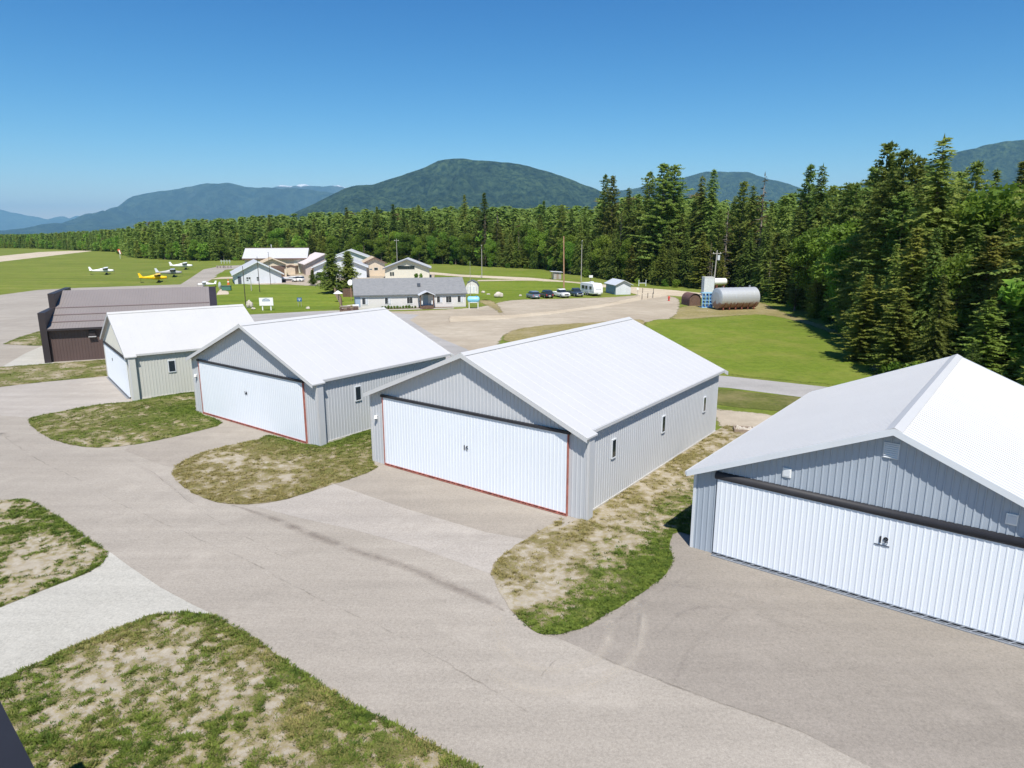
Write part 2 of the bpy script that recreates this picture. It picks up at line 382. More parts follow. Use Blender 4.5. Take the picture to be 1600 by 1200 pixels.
# asphalt apron and taxiway
sheet('taxiway', px((-500,475),(0,461),(60,453),(120,450),(282,444.5),(300,433),(318,421),(345,416),(400,413),(400,417.5),(352,421.5),(338,432),(322,442),(316,452))
      +[at(300,520), at(215,600), at(300,625), pf(-16,3), pf(5,3), pf(30,3), pf(60,3), pf(60,-40), pf(-120,-40)], 0.012, 'asphalt', False)
sheet('apron', px((0,605),(60,598),(165,587),(203,628),(100,647),(40,652),(-60,640),(-80,612)), 0.016, 'asphalt_pale', True)
sheet('apron', px((200,699),(300,670),(352,655),(425,681),(330,703),(282,722),(265,730),(215,712)), 0.0165, 'asphalt_tan', True, n=3)
sheet('apron', px((586,722),(552,748),(520,756),(640,797),(760,832),(838,846),(884,812)), 0.0175, 'asphalt_tan', False)
sheet('apron', px((552,745),(520,755),(400,792),(470,810),(560,830),(650,855),(775,900),(768,885),(840,846),(760,830),(640,795)), 0.0165, 'asphalt_pale', False)
sheet('apron', px((1064,826),(1035,850),(1040,890),(980,945),(862,993),(975,1042),(1100,1090),(1250,1143),(1420,1230),(2300,1600),(2300,1000),(1100,850)), 0.017, 'asphalt_dark', False)
sheet('driveway', px((172,863),(200,884),(250,918),(300,945),(336,962),(290,956),(240,960),(180,985),(100,1018),(0,1064),(-200,1150),(-400,1010),(-150,975),(0,950),(60,926),(120,903),(150,888)), 0.02, 'concrete', False)
sheet('apron', px((4,573),(40,552),(68,540),(80,541),(84,568),(40,572)), 0.02, 'concrete', False)
# roads and lots beyond the hangars
soft_sheet('gravel_lot', px((560,488),(640,486),(735,481),(765,476),(800,469),(870,467),(960,464),(1010,460),(1046,463),(1062,468),(1060,488),(1040,500),(990,505),(900,508),(840,512),(795,522),(782,535),(760,560),(640,560),(560,520)), 0.008, 'gravel', 1.6, 1.2, 4)
sheet('road', px((250,520),(385,492),(480,487),(556,484),(600,488),(655,492),(640,500),(680,525),(728,545),(745,556),(900,570),(1137,588),(1285,604),(1400,616),(1700,640),(1700,665),(1400,640),(1262,622),(1137,606),(800,585),(640,560),(560,520),(400,530)), 0.014, 'road_grey', False)
soft_sheet('dirt_road', px((650,423),(720,429),(830,434),(905,441),(985,448),(1060,454),(1100,458),(1098,466),(1046,462),(1000,470),(940,481),(860,492),(780,500),(700,504),(700,494),(800,492),(880,484),(950,474),(1000,462),(960,451),(900,444),(830,438),(720,432.5),(650,427)), 0.016, 'dirt_road', 1.3, 1.2, 1)
soft_sheet('dirt_road', px((745,437.5),(815,436.5),(850,436.5),(850,438.5),(815,438.5),(745,439.5)), 0.017, 'dirt_road', 1.3, 1.2, 1)
sheet('runway', px((-900,430),(-300,420),(0,409),(60,402),(120,395),(150,391.6),(110,391.8),(60,394),(0,400),(-300,404),(-900,408)), 0.01, 'dirt_road', False)
soft_sheet('bare_ground', px((1046,500),(1060,480),(1110,476),(1180,470),(1225,487),(1300,512),(1350,540),(1400,580),(1460,620),(1400,615),(1330,560),(1290,530),(1240,502),(1180,493),(1100,497)), 0.006, 'dry_grass', 3, 1.2, 4)
soft_sheet('lawn', px((1008,503),(1100,498),(1180,491),(1240,500),(1300,519),(1352,550),(1372,585),(1400,612),(1285,601),(1140,586),(1000,570)), 0.02, 'green_lawn', 2.2, 1.2, 4)
soft_sheet('weed_bank', px((1110,606),(1262,622),(1400,640),(1400,668),(1250,646),(1130,635),(1100,630)), 0.021, 'weeds', 0.8, 1.2, 1)
soft_sheet('dirt_road', px((1110,633),(1130,640),(1250,652),(1400,672),(1400,720),(1240,672),(1120,668)), 0.018, 'gravel', 1.3, 1.2, 1)
soft_sheet('verge', px((784,527),(800,516),(850,508),(920,504),(1000,499),(1000,512),(900,540),(800,536)), 0.02, 'dry_grass', 1.5, 1.2, 4)
soft_sheet('verge', px((762,468),(775,473),(785,484),(790,493),(783,494),(772,484),(756,476),(748,470)), 0.02, 'dry_grass', 1.5, 1.2, 4)
soft_sheet('lawn', px((340,484),(300,470),(318,452),(330,440),(352,436),(362,444),(440,445),(500,447),(560,440),(562,480),(470,486),(400,490),(360,492)), 0.01, 'mown_lawn', 1.2, 1.2, 1)
soft_sheet('lawn', px((335,431),(345,425.5),(400,423),(400,428),(345,430.5)), 0.02, 'mown_lawn', 1.2, 1.2, 1)
soft_sheet('path', px((325,436.5),(345,433),(400,431.5),(400,434),(345,436)), 0.02, 'dirt_road', 0.6, 1.2, 1)
soft_sheet('path', px((338,459),(344,451),(358,456),(358,460),(338,461)), 0.02, 'dirt_road', 0.6, 1.2, 1)
soft_sheet('gravel_lot', px((360,446),(442,444),(500,448),(520,441),(600,438),(680,437),(680,425),(560,428),(440,428),(440,440)), 0.008, 'gravel', 1.6, 1.2, 1)
soft_sheet('lawn', px((745,468),(735,455),(742,441),(850,439.5),(905,443),(930,448),(905,462),(830,467),(790,469)), 0.02, 'mown_lawn', 1.2, 1.2, 4)
soft_sheet('lawn', px((735,428),(745,424),(800,423),(850,424),(868,432),(900,438),(830,433),(760,430)), 0.01, 'green_lawn', 1.2, 1.2, 4)
# marks on the asphalt
def zp(pts, ox, oy, k): return [at(ox+x*k, oy+y*k) for x, y in pts]
A3 = (600,780,0.375); A2 = (0,600,0.45)
ribbon('tyre_mark', zp([(480,490),(475,560),(500,620),(570,685),(700,712),(850,680),(925,610),(945,510)],*A3), 0.55, 0.026, 'tyre_dust')
ribbon('tyre_mark', zp([(440,720),(560,785),(700,800),(800,795),(900,755),(1010,690),(1065,610),(1078,510),(1050,430)],*A3), 0.6, 0.026, 'tyre_dust')
ribbon('pavement_crack', zp([(690,570),(780,610),(850,640),(1000,700),(1130,750),(1300,815),(1600,920),(1900,1030)],*A3), 0.12, 0.025, 'crack', jitter=0.03)
ribbon('pavement_crack', zp([(760,630),(700,690),(650,740)],*A3), 0.07, 0.025, 'crack', jitter=0.03)
ribbon('pavement_crack', zp([(0,175),(60,215),(135,265),(195,297),(280,338),(410,415),(520,462),(620,508),(830,600),(1050,718),(1333,850),(1480,930),(1700,1060),(1900,1180)],*A2), 0.09, 0.025, 'crack', jitter=0.05)
ribbon('pavement_crack', zp([(520,300),(700,440),(830,520),(1000,610)],*A2), 0.06, 0.025, 'crack', jitter=0.05)
ribbon('sealed_seam', zp([(800,420),(930,462),(1100,530),(1250,585),(1420,640),(1560,700),(1700,760),(1750,790)],*A2), 0.75, 0.024, 'sealed_seam', taper=True)
ribbon('sealed_seam', zp([(420,250),(560,330),(640,390),(760,460)],*A2), 0.4, 0.024, 'dark_mark', taper=True)
for pts in ([(1050,620),(1100,380),(1300,370),(1600,440),(1900,540)], [(1150,560),(1250,470),(1400,450),(1600,500),(1800,580)], [(900,560),(1100,420),(1300,300)], [(1200,780),(1300,600),(1450,480)]):
    ribbon('tyre_mark', zp(pts,*A3), 0.35, 0.026, 'dark_mark', taper=True)
ribbon('tyre_mark', zp([(0,170),(14,178),(30,186)],*A2), 0.8, 0.026, 'crack', taper=True)
# patchy verges near the camera -------------------------------------------
TUFT = []   # (x, y, z, size, dryness)
def verge(poly, step, cover_fn, dry_fn, z, tufts, seed, smooth=3, tsize=1.0):
    rng = random.Random(seed)
    P = smooth_poly(poly, smooth) if smooth else [Vector(p) for p in poly]
    Q = []
    for i in range(len(P)):                       # ragged edge
        a, b = P[i], P[(i+1) % len(P)]; k = max(1, int((b-a).length/0.35))
        nn = (b-a).orthogonal().normalized() if (b-a).length > 1e-6 else Vector((0,0))
        for j in range(k): Q.append(a.lerp(b, j/k)+nn*rng.gauss(0, 0.035))
    x0, x1 = min(p.x for p in Q), max(p.x for p in Q); y0, y1 = min(p.y for p in Q), max(p.y for p in Q)
    pts = list(Q); xx = x0
    while xx < x1:
        yy = y0
        while yy < y1:
            p = Vector((xx+rng.uniform(-.3,.3)*step, yy+rng.uniform(-.3,.3)*step)); yy += step
            if inside(p, P) and edge_dist(p, P) > step*0.5: pts.append(p)
        xx += step
    r = geometry.delaunay_2d_cdt(pts, [(i,(i+1)%len(Q)) for i in range(len(Q))], [], 1, 1e-4)
    vs, cv, dr = [], [], []
    def covf(p):
        e = edge_dist(p, P)
        n1 = noise.fractal(Vector((p.x*1.15, p.y*1.15, seed*3.1)), 0.7, 2.1, 5)
        n2 = noise.noise(Vector((p.x*3.6, p.y*3.6, seed*7.7)))
        n0 = noise.noise(Vector((p.x*.28, p.y*.28, seed*1.7)))
        return cover_fn(p, e)+n0*0.28+n1*0.28+n2*0.40, e
    for v in r[0]:
        c, e = covf(v)
        n3 = noise.noise(Vector((v.x*1.2, v.y*1.2, seed)))+0.8*noise.noise(Vector((v.x*.33, v.y*.33, seed+5)))
        vs.append((v.x, v.y, z+min(e,0.3)*0.06+(0.03*n3+0.07*max(0,min(1,(c-.3)*2)))*min(1,e*1.5))); cv.append(max(0,min(1,c))); dr.append(max(0,min(1,dry_fn(v)+0.45*n3)))
    me = bpy.data.meshes.new('verge'); me.from_pydata(vs, [], r[2]); me.materials.append(MATS['patchy_grass'])
    me.attributes.new('cover','FLOAT','POINT').data.foreach_set('value', cv)
    me.attributes.new('dry','FLOAT','POINT').data.foreach_set('value', dr)
    me.update()
    if me.polygons[0].normal.z < 0: me.flip_normals()
    me.polygons.foreach_set('use_smooth', [True]*len(me.polygons))
    o = bpy.data.objects.new('verge', me); coll.objects.link(o); o['kind'] = 'structure'
    k = 0; tries = 0
    while k < tufts*1.3 and tries < tufts*12:
        tries += 1
        p = Vector((rng.uniform(x0,x1), rng.uniform(y0,y1)))
        if not inside(p, P): continue
        c, e = covf(p)
        if rng.random() < max(0.0, (c-0.38)*2.6):
            TUFT.append((p.x, p.y, z+0.06*max(0,min(1,(c-.3)*2))*min(1,e*1.5), tsize*rng.uniform(0.5,1.15), max(0,min(1,dry_fn(p)+rng.uniform(-.3,.3))))); k += 1
edgeg = lambda base, gain, w: (lambda p, e: base+gain*math.exp(-e/w))
def segd(p, a, b):
    ab = b-a; t = max(0, min(1, (p-a).dot(ab)/ab.length_squared)); return (p-(a+ab*t)).length
WALLS = [(at(207,628),at(306,612)), (at(302,640),at(350,662)), (at(500,697),at(590,667)), (at(430,682),at(500,697)), (at(70,568),at(166,561))]
wallg = lambda p: math.exp(-min(segd(p,a,b) for a,b in WALLS)/0.7)
VA = px((45,656),(70,648),(150,633),(205,628),(306,612),(305,641),(348,661),(300,676),(250,688),(190,698),(135,699),(90,690),(58,674))
verge(VA, 0.4, lambda p, e: 0.62+0.35*wallg(p), lambda p: 0.35-0.5*wallg(p)+0.3*noise.noise(Vector((p.x*.2,p.y*.2,1))), 0.03, 6000, 1)
VB = px((270,741),(283,723),(330,703),(400,688),(425,681),(500,697),(585,668),(583,722),(590,731),(560,745),(500,764),(450,780),(400,788),(350,787),(300,770))
vbd = lambda p: 0.55+0.5*((p-pf(-18,0)).dot(-V16)/8)
verge(VB, 0.33, lambda p, e: 0.50+0.12*math.exp(-e)+0.4*wallg(p), lambda p: vbd(p)-0.6*wallg(p), 0.03, 8000, 2)
VC = px((769,890),(786,868),(830,838),(880,811))+[pf(-0.5,0.1), pf(-0.5,19.2), pf(0.5,21), pf(5,21), pf(6,10), pf(6.5,2)]+px((1062,832),(1046,850),(1051,878),(1032,905),(990,936),(950,960),(905,984),(862,993),(830,984),(797,952),(776,916))
def vc_cov(p, e):
    q = p-O16; u = q.dot(U16); v = q.dot(V16)
    g = 0.36+0.30*max(0,min(1,(u-1.8)/2.2)) if v < 4 else 0.42+0.2*max(0,min(1,(u-2.5)/1.5))
    if u > 2: g += 0.2*math.exp(-e/0.7)
    return g
verge(VC, 0.25, vc_cov, lambda p: max(0,min(1,0.75-((p-O16).dot(U16)-1.5)/2.2)), 0.03, 12000, 3)
VD = px((-250,585),(0,574),(70,569),(166,562),(167,588),(60,598),(0,605),(-250,640))
verge(VD, 0.8, edgeg(0.55,0.1,1.5), lambda p: 0.4, 0.03, 2500, 4, 0)
VE = px((4,538),(30,527),(70,515),(75,516),(76,541),(40,540))
verge(VE, 0.8, edgeg(0.35,0.3,1.5), lambda p: 0.2, 0.03, 500, 5, 0)
VF = px((-250,800),(0,782),(45,783),(70,796),(110,822),(145,848),(168,862),(160,880),(140,894),(80,918),(0,949),(-150,1000),(-400,1050))
verge(VF, 0.2, edgeg(0.36,0.32,0.55), lambda p: 0.15, 0.03, 9000, 6, 2)
VG = px((-300,1210),(0,1064),(100,1018),(180,984),(240,962),(290,958),(336,963),(400,1001),(470,1050),(545,1099),(625,1137),(800,1230),(1000,1400),(0,1700))
verge(VG, 0.15, edgeg(0.48,0.26,0.6), lambda p: 0.35+0.5*noise.noise(Vector((p.x*.4,p.y*.4,9))), 0.03, 26000, 7, 0)
# ------------------------------------------------------------------ grass tufts (uncountable: one object)
def tuft_mesh():
    rng = np.random.default_rng(4); T = np.array(TUFT); n = len(T); B = 7
    base = np.repeat(T[:, :3], B, 0); sz = np.repeat(T[:, 3], B); dry = np.repeat(T[:, 4], B)
    a = rng.uniform(0, 2*np.pi, n*B); r = rng.uniform(0, 0.07, n*B)*sz
    base = base+np.stack([np.cos(a)*r*1.5, np.sin(a)*r*1.5, np.full(n*B, 0.012)], 1)
    h = rng.uniform(0.03, 0.09, n*B)*sz; w = rng.uniform(0.012, 0.028, n*B)*sz
    b = rng.uniform(0, 2*np.pi, n*B); side = np.stack([np.cos(b)*w, np.sin(b)*w, 0*b], 1)
    lean = np.stack([np.cos(a)*h*1.1, np.sin(a)*h*1.1, h], 1)
    V = np.stack([base-side, base+side, base+lean], 1).reshape(-1, 3)
    me = bpy.data.meshes.new('grass'); F = np.arange(len(V)).reshape(-1, 3)
    me.from_pydata(V.tolist(), [], F.tolist())
    me.attributes.new('dry','FLOAT','POINT').data.foreach_set('value', np.repeat(dry, 3))
    m, nt, bs = new_mat('grass_blades')
    d = N(nt,'ShaderNodeAttribute', attribute_name='dry').outputs['Fac']; tc = N(nt,'ShaderNodeTexCoord').outputs['Object']
    g = ramp(nt, noise_n(nt, tc, 2.5, 4), [(0.35,(0.045,0.08,0.012)),(0.65,(0.14,0.19,0.03))])
    c = mix(nt, ramp(nt, d, [(0.35,(0,0,0)),(0.8,(1,1,1))]), g, (0.25,0.21,0.08))
    nt.links.new(c, bs.inputs['Base Color']); bs.inputs['Roughness'].default_value = 0.8; bs.inputs['Specular IOR Level'].default_value = 0.15
    me.materials.append(m); o = bpy.data.objects.new('grass', me); coll.objects.link(o)
    tag(o, 'short green and dry grass tufts growing on the verges beside the taxiway', 'grass', kind='stuff')
tuft_mesh()
# ------------------------------------------------------------------ ribbed metal helpers
def ribbed(mb, a0, a1, zb, zt, plane, sp=0.25, d=0.028, rw=0.05):
    """vertical ribbed sheet; plane(a, out, z) -> point, out = distance outwards"""
    cols = []; a = a0
    while a < a1-1e-4:
        e = min(a+sp, a1)
        cols += [(a, 0), (max(a, e-rw*1.6), 0), (max(a, e-rw*1.2), d), (max(a, e-rw*0.4), d)]
        a = e
    cols.append((a1, 0)); vs = []
    for a, o in cols: vs += [plane(a, o, zb(a) if callable(zb) else zb), plane(a, o, zt(a) if callable(zt) else zt)]
    mb.add(vs, [(2*i, 2*i+2, 2*i+3, 2*i+1) for i in range(len(cols)-1)])
def text_mesh(name, body, size, mat, parent, loc, rot, ext=0.01):
    cu = bpy.data.curves.new(name, 'FONT'); cu.body = body; cu.size = size; cu.extrude = ext; cu.offset = 0.010; cu.align_x = 'CENTER'
    t = bpy.data.objects.new('tmp', cu); coll.objects.link(t)
    dg = bpy.context.evaluated_depsgraph_get(); me = bpy.data.meshes.new_from_object(t.evaluated_get(dg))
    bpy.data.objects.remove(t); me.materials.clear(); me.materials.append(mat)
    o = bpy.data.objects.new(name, me); coll.objects.link(o); o.parent = parent
    o.location = loc; o.rotation_euler = rot; return o
def window(parent, kind, cx, cz, w, h, plane, frame='white_trim', fw=0.06, bars=0, deep=0.05):
    """plane(a, out, z)"""
    f = MB()
    def bx(a0, a1, z0, z1, o0, o1):
        p = [plane(a0,o0,z0),plane(a1,o0,z0),plane(a1,o1,z0),plane(a0,o1,z0),plane(a0,o0,z1),plane(a1,o0,z1),plane(a1,o1,z1),plane(a0,o1,z1)]
        f.hexa(p)
    x0, x1, z0, z1 = cx-w/2, cx+w/2, cz-h/2, cz+h/2
    bx(x0-fw,x0,z0-fw,z1+fw,-.02,deep); bx(x1,x1+fw,z0-fw,z1+fw,-.02,deep)
    bx(x0,x1,z0-fw,z0,-.02,deep*1.3); bx(x0,x1,z1,z1+fw,-.02,deep)
    for i in range(bars): bx(x0+w*(i+1)/(bars+1)-fw/3, x0+w*(i+1)/(bars+1)+fw/3, z0, z1, -.015, deep*.8)
    fo = f.build('window', MATS[frame], parent)
    p = MB(); p.hexa([plane(x0,-.02,z0),plane(x1,-.02,z0),plane(x1,.012+.028,z0),plane(x0,.012+.028,z0),plane(x0,-.02,z1),plane(x1,-.02,z1),plane(x1,.012+.028,z1),plane(x0,.012+.028,z1)])
    p.build('pane', MATS['window_glass'], fo); return fo
# ------------------------------------------------------------------ hangars
def hangar(loc, rz, label, W, D, ze, zr, siding, roofm, trim, door, fin=0.0, seal='flat', number=None, num_pos=(0,2.7), frame='red', windows=(), lamp=None, extras=False, rib=0.25, back=True, number_rule=False, roofrib=0.9, foh=0.42, rh=0.007):
    t = empty('hangar', loc, rz, label, 'hangar', 'metal hangars in a row along the taxiway')
    h = W/2; sl = (zr-ze)/h; zt = lambda u: zr-sl*abs(u)
    S = MATS[siding]; TR = MATS[trim]; dl, dr, dt = door; hs = h-fin
    w = MB()
    fr = lambda a, o, z: (a, -o, z)
    ribbed(w, -h, dl, 0.02, zt, fr, rib); ribbed(w, dr, h, 0.02, zt, fr, rib)
    ribbed(w, dl, 0, dt, zt, fr, rib); ribbed(w, 0, dr, dt, zt, fr, rib)
    ribbed(w, 0, D, 0.1, ze+fin*sl, lambda a, o, z: (hs+o, a, z), rib)
    ribbed(w, 0, D, 0.1, ze+fin*sl, lambda a, o, z: (-hs-o, D-a, z), rib)
    ribbed(w, -hs, 0, 0.1, zt, lambda a, o, z: (a, D+o, z), rib); ribbed(w, 0, hs, 0.1, zt, lambda a, o, z: (a, D+o, z), rib)
    w.build('wall', S, t)
    if fin:
        for s in (-1, 1):
            f = MB(); f.box(min(s*hs,s*(h+.02)), max(s*hs,s*(h+.02)), 0.004, 0.5, 0.02, ze-0.02); f.build('wing_wall', S, t)
    for s in (-1, 1):
        c = MB(); c.box(s*h-(0.09 if s>0 else 0.03), s*h+(0.03 if s>0 else 0.09), -0.045, 0.06, 0.02, ze-0.05); c.build('corner_trim', TR, t)
    for s in (-1,1):
        f = MB(); f.box(min(s*(hs-.05),s*(hs+.05)), max(s*(hs-.05),s*(hs+.05)), 0.01, D+.05, 0, 0.12); f.build('footing', MATS['concrete_footing'], t)
    # roof: two slabs and standing ribs
    th = 0.10; ov = 0.22; y0, y1 = -foh, D+0.35; r = MB(); eo = hs+ov
    for s in (-1, 1):
        zf = lambda u: zr-sl*u
        a = lambda u, y, dz: (s*u, y, zf(u)+dz)
        pts = [a(0,y0,0.02),a(eo,y0,0.02),a(eo,y1,0.02),a(0,y1,0.02),a(0,y0,th),a(eo,y0,th),a(eo,y1,th),a(0,y1,th)]
        r.hexa(pts)
        if fin:
            r.hexa([a(eo,y0,0.02),a(h+.12,y0,0.02),a(h+.12,0.62,0.02),a(eo,0.62,0.02),a(eo,y0,th),a(h+.12,y0,th),a(h+.12,0.62,th),a(eo,0.62,th)])
        y = y0+0.15
        while y < y1-0.05:
            p = [a(0.06,y-.03,th-.004),a(eo-.01,y-.03,th-.004),a(eo-.01,y+.03,th-.004),a(0.06,y+.03,th-.004),a(0.06,y-.012,th+rh),a(eo-.01,y-.012,th+rh),a(eo-.01,y+.012,th+rh),a(0.06,y+.012,th+rh)]
            r.hexa(p); y += roofrib
    r.build('roof', MATS[roofm], t)
    rc = MB()
    for s in (-1,1):
        rc.hexa([(0,y0-.02,zr+th+.05),(s*.28,y0-.02,zr+th-sl*.28+.03),(s*.28,y1+.02,zr+th-sl*.28+.03),(0,y1+.02,zr+th+.05),(0,y0-.02,zr+th+.075),(s*.28,y0-.02,zr+th-sl*.28+.055),(s*.28,y1+.02,zr+th-sl*.28+.055),(0,y1+.02,zr+th+.075)])
    rc.build('ridge_cap', MATS[roofm], t)
    he = h+.12 if fin else eo
    for yy in (y0, y1+.03):
        rk = MB()
        for s in (-1,1):
            a = lambda u, y, dz: (s*u, y, zr-sl*u+dz)
            rk.hexa([a(0,yy-.035,-.12),a(he,yy-.035,-.12),a(he,yy-.003,-.12),a(0,yy-.003,-.12),a(0,yy-.035,th+.035),a(he,yy-.035,th+.035),a(he,yy-.003,th+.035),a(0,yy-.003,th+.035)])
        rk.build('rake_trim', TR, t)
    for s in (-1,1):
        g = MB(); ye = 0.64 if fin else y0+.01; ze_ = zr-sl*eo
        g.box(min(s*(eo+.003),s*(eo+.09)), max(s*(eo+.003),s*(eo+.09)), ye, y1-.02, ze_-0.07, ze_+0.09); g.build('gutter', MATS[roofm], t)
    # door with bottom rail and header
    d = MB(); ribbed(d, dl+.05, dr-.05, 0.16, dt-0.02, lambda a, o, z: (a, -0.09-o, z), rib*0.9, 0.014)
    d.box(dl+.05, dr-.05, -0.088, -0.01, 0.16, dt-0.02)
    do = d.build('door', MATS['white_door'], t)
    if number:
        tx = text_mesh('door_number', number, 0.36, MATS['black_paint'], do, (num_pos[0], -0.118, num_pos[1]-.16), (rad(90),0,0), 0.012)
        if number_rule: 
            tx2 = MB(); tx2.box(num_pos[0]-.28, num_pos[0]+.24, -.128, -.106, num_pos[1]-.27, num_pos[1]-.235); tx2.build('door_number_rule', MATS['dark_steel'], do)
    rail = MB(); rm = MATS['red_steel'] if frame == 'red' else MATS['mid_steel']
    rail.box(dl+.05, dr-.05, -0.15, -0.10, 0.03, 0.065); rail.box(dl+.05, dr-.05, -0.28, -0.20, 0.02, 0.055) if frame != 'red' else None
    rail.box(dl+.05, dr-.05, -0.13, -0.05, 0.125, 0.16)
    a = dl+.1
    while a < dr-.2:
        if frame == 'red': rail.box(a, a+.05, -.14, -.08, .06, .13)
        else:
            rail.hexa([(a,-.25,.03),(a+.05,-.25,.03),(a+.05,-.22,.03),(a,-.22,.03),(a+.3,-.12,.15),(a+.35,-.12,.15),(a+.35,-.09,.15),(a+.3,-.09,.15)])
        a += 0.38
    rail.build('bottom_rail', rm, do)
    hd = MB(); tx_ = dt+0.02
    if seal == 'round':
        n = 8; prof = [(-0.001, tx_-.14)]+[(-.05-.14*math.sin(math.pi*i/n), tx_+.02-.17*math.cos(math.pi*i/n)) for i in range(n+1)]+[(-0.001, tx_+.20)]
        hd.add([(dl-.05,y,z) for y,z in prof]+[(dr+.05,y,z) for y,z in prof], [(i,i+len(prof),(i+1)%len(prof)+len(prof),(i+1)%len(prof)) for i in range(len(prof))]+[tuple(range(len(prof)))[::-1], tuple(range(len(prof),2*len(prof)))])
    else: hd.box(dl-.1, dr+.1, -0.17, 0.0, dt-.03, dt+.11)
    hd.build('door_header', MATS['black_rubber'], t, smooth=(seal=='round'))
    if frame == 'red':
        for q0_, q1_ in ((dl+.0, dl+.045), (dr-.045, dr-.0)): j = MB(); j.box(q0_, q1_, -.135, .0, 0, dt-.03); j.build('door_frame', MATS['red_steel'], t)
    for (v, z, ww, hh) in windows: window(t, 'w', v, z, ww, hh, lambda a, o, zz: (hs+.03+o, a, zz))
    if lamp:
        l = MB(); l.tube((lamp[0],-.03,lamp[1]),(lamp[0],-.14,lamp[1]),.05,.05,8); l.tube((lamp[0],-.15,lamp[1]-.14),(lamp[0],-.15,lamp[1]+.04),.12,.07,10)
        lo = l.build('wall_lamp', MATS['white_paint'], t)
        MB().tube((lamp[0],-.15,lamp[1]-.20),(lamp[0],-.15,lamp[1]-.145),.05,.07,8).build('lamp_bulb', MATS['dark_steel'], lo)
    if extras:
        v = MB(); v.box(-.32,.20,-.05,.0,zr-1.12,zr-.52)
        for k in range(7): v.hexa([(-.29,-.085,zr-1.09+k*.08),(.17,-.085,zr-1.09+k*.08),(.17,-.045,zr-1.07+k*.08),(-.29,-.045,zr-1.07+k*.08),(-.29,-.085,zr-1.075+k*.08),(.17,-.085,zr-1.075+k*.08),(.17,-.045,zr-1.035+k*.08),(-.29,-.045,zr-1.035+k*.08)])
        v.build('gable_vent', MATS['white_trim'], t)
        for u in (3.9-7.57, 11.35-7.57):
            f = MB(); f.box(u-.17,u+.17,-.07,-.0,4.28,4.68); fo = f.build('floodlight', MATS['white_paint'], t, bevel=.015)
            MB().box(u-.13,u+.13,-.085,-.072,4.34,4.62).build('lens', MATS['white_trim'], fo)
    return t
def frame_center(Oc, th, du, dv=0):
    Uv = Vector((math.cos(th), math.sin(th))); Vv = Vector((-Uv.y, Uv.x)); return Oc+Uv*du+Vv*dv
hangar(frame_center(O16, TH16, -7.77), TH16, 'light grey hangar with white bifold door numbered 16, red door frame and three side windows', 15.5, 19.0, 4.38, 7.62,
       'grey_siding', 'white_roof', 'light_trim', (-6.6, 6.62, 4.38), 0.42, number='16', num_pos=(-.02,2.42), windows=[(3.3,2.87,.38,.95),(9.65,2.75,.38,.95),(16.4,2.6,.38,.95)], lamp=(-7.2,3.05))
T14 = rad(-36.9); hangar(frame_center(Vector((-12.857,43.467)), T14, -7.85), T14, 'light grey hangar with white door numbered 14, directly left of hangar 16', 15.7, 13.0, 4.32, 7.6,
       'grey_siding', 'white_roof', 'light_trim', (-6.75, 6.5, 4.30), 0.42, number='14', num_pos=(-.4,2.62), windows=[(3.75,2.95,.45,.95)], lamp=(-7.3,3.1))
T12 = rad(-51.8); hangar(frame_center(Vector((-32.363,56.214)), T12, -6.8), T12, 'small light grey hangar with white door and one side window, beside the brown hangar', 13.6, 11.4, 3.8, 6.85,
       'warm_grey_siding', 'white_roof_old', 'light_trim', (-5.85, 5.75, 3.55), 0.42, number='12', num_pos=(-1.5,2.5), frame='grey', windows=[(3.35,2.6,.5,.95)], foh=.25)
T18 = rad(-38.3); hangar(frame_center(Vector((8.175,28.623)), T18, 7.57), T18, 'blue-grey hangar with white door numbered 18, white ribbed roof and gable vent', 15.14, 18.8, 3.72, 6.97,
       'blue_grey_siding', 'white_roof', 'white_trim', (1.02-7.57, 14.1-7.57, 3.68), 0.0, seal='round', number='18', num_pos=(.05,2.68), frame='grey', extras=True, number_rule=True, foh=0.42, roofrib=0.3, rh=0.026)
# brown hangar with stepped parapet
TB = rad(23.5); OB = at(77.5, 566)
b = empty('brown_hangar', OB, TB, 'dark brown metal hangar with stepped parapet front and taupe roof', 'hangar')
m = MB(); L = 17.2; WB = 22.0; HB = WB/2; zeb, zrb = 3.75, 7.0; slb = (zrb-zeb)/HB
ribbed(m, 0.3, L, .02, zeb, lambda a,o,z: (a,-o,z), .3); ribbed(m, 0, HB, .02, lambda a: zeb+slb*a, lambda a,o,z: (L+o,a,z), .3); ribbed(m, HB, WB, .02, lambda a: zrb-slb*(a-HB), lambda a,o,z: (L+o,a,z), .3)
ribbed(m, 0, L, .02, zeb, lambda a,o,z: (L-a,WB+o,z), .3)
m.build('wall', MATS['brown_siding'], b)
m = MB()
for (v0, v1, zz) in ((-.55,5.65,5.55),(5.65,16.35,7.15),(16.35,22.5,5.55)): m.box(-.35, .28, v0, v1, 0 if v0<0 or v1>20 else 0.0, zz)
m.build('parapet', MATS['brown_trim'], b)
m = MB()
for s in (0,1):
    a = lambda x, v, dz: (x, v if s==0 else WB-v, zeb+slb*v+dz)
    m.hexa([a(.283,-.5,.02),a(L-.35,-.5,.02),a(L-.35,HB,.02),a(.283,HB,.02),a(.283,-.5,.12),a(L-.35,-.5,.12),a(L-.35,HB,.12),a(.283,HB,.12)])
    x = .5
    while x < L-.5:
        m.hexa([a(x,-.49,.115),a(x+.05,-.49,.115),a(x+.05,HB-.05,.115),a(x,HB-.05,.115),a(x+.015,-.49,.145),a(x+.035,-.49,.145),a(x+.035,HB-.05,.145),a(x+.015,HB-.05,.145)]); x += .3
m.build('roof', MATS['brown_roof'], b)
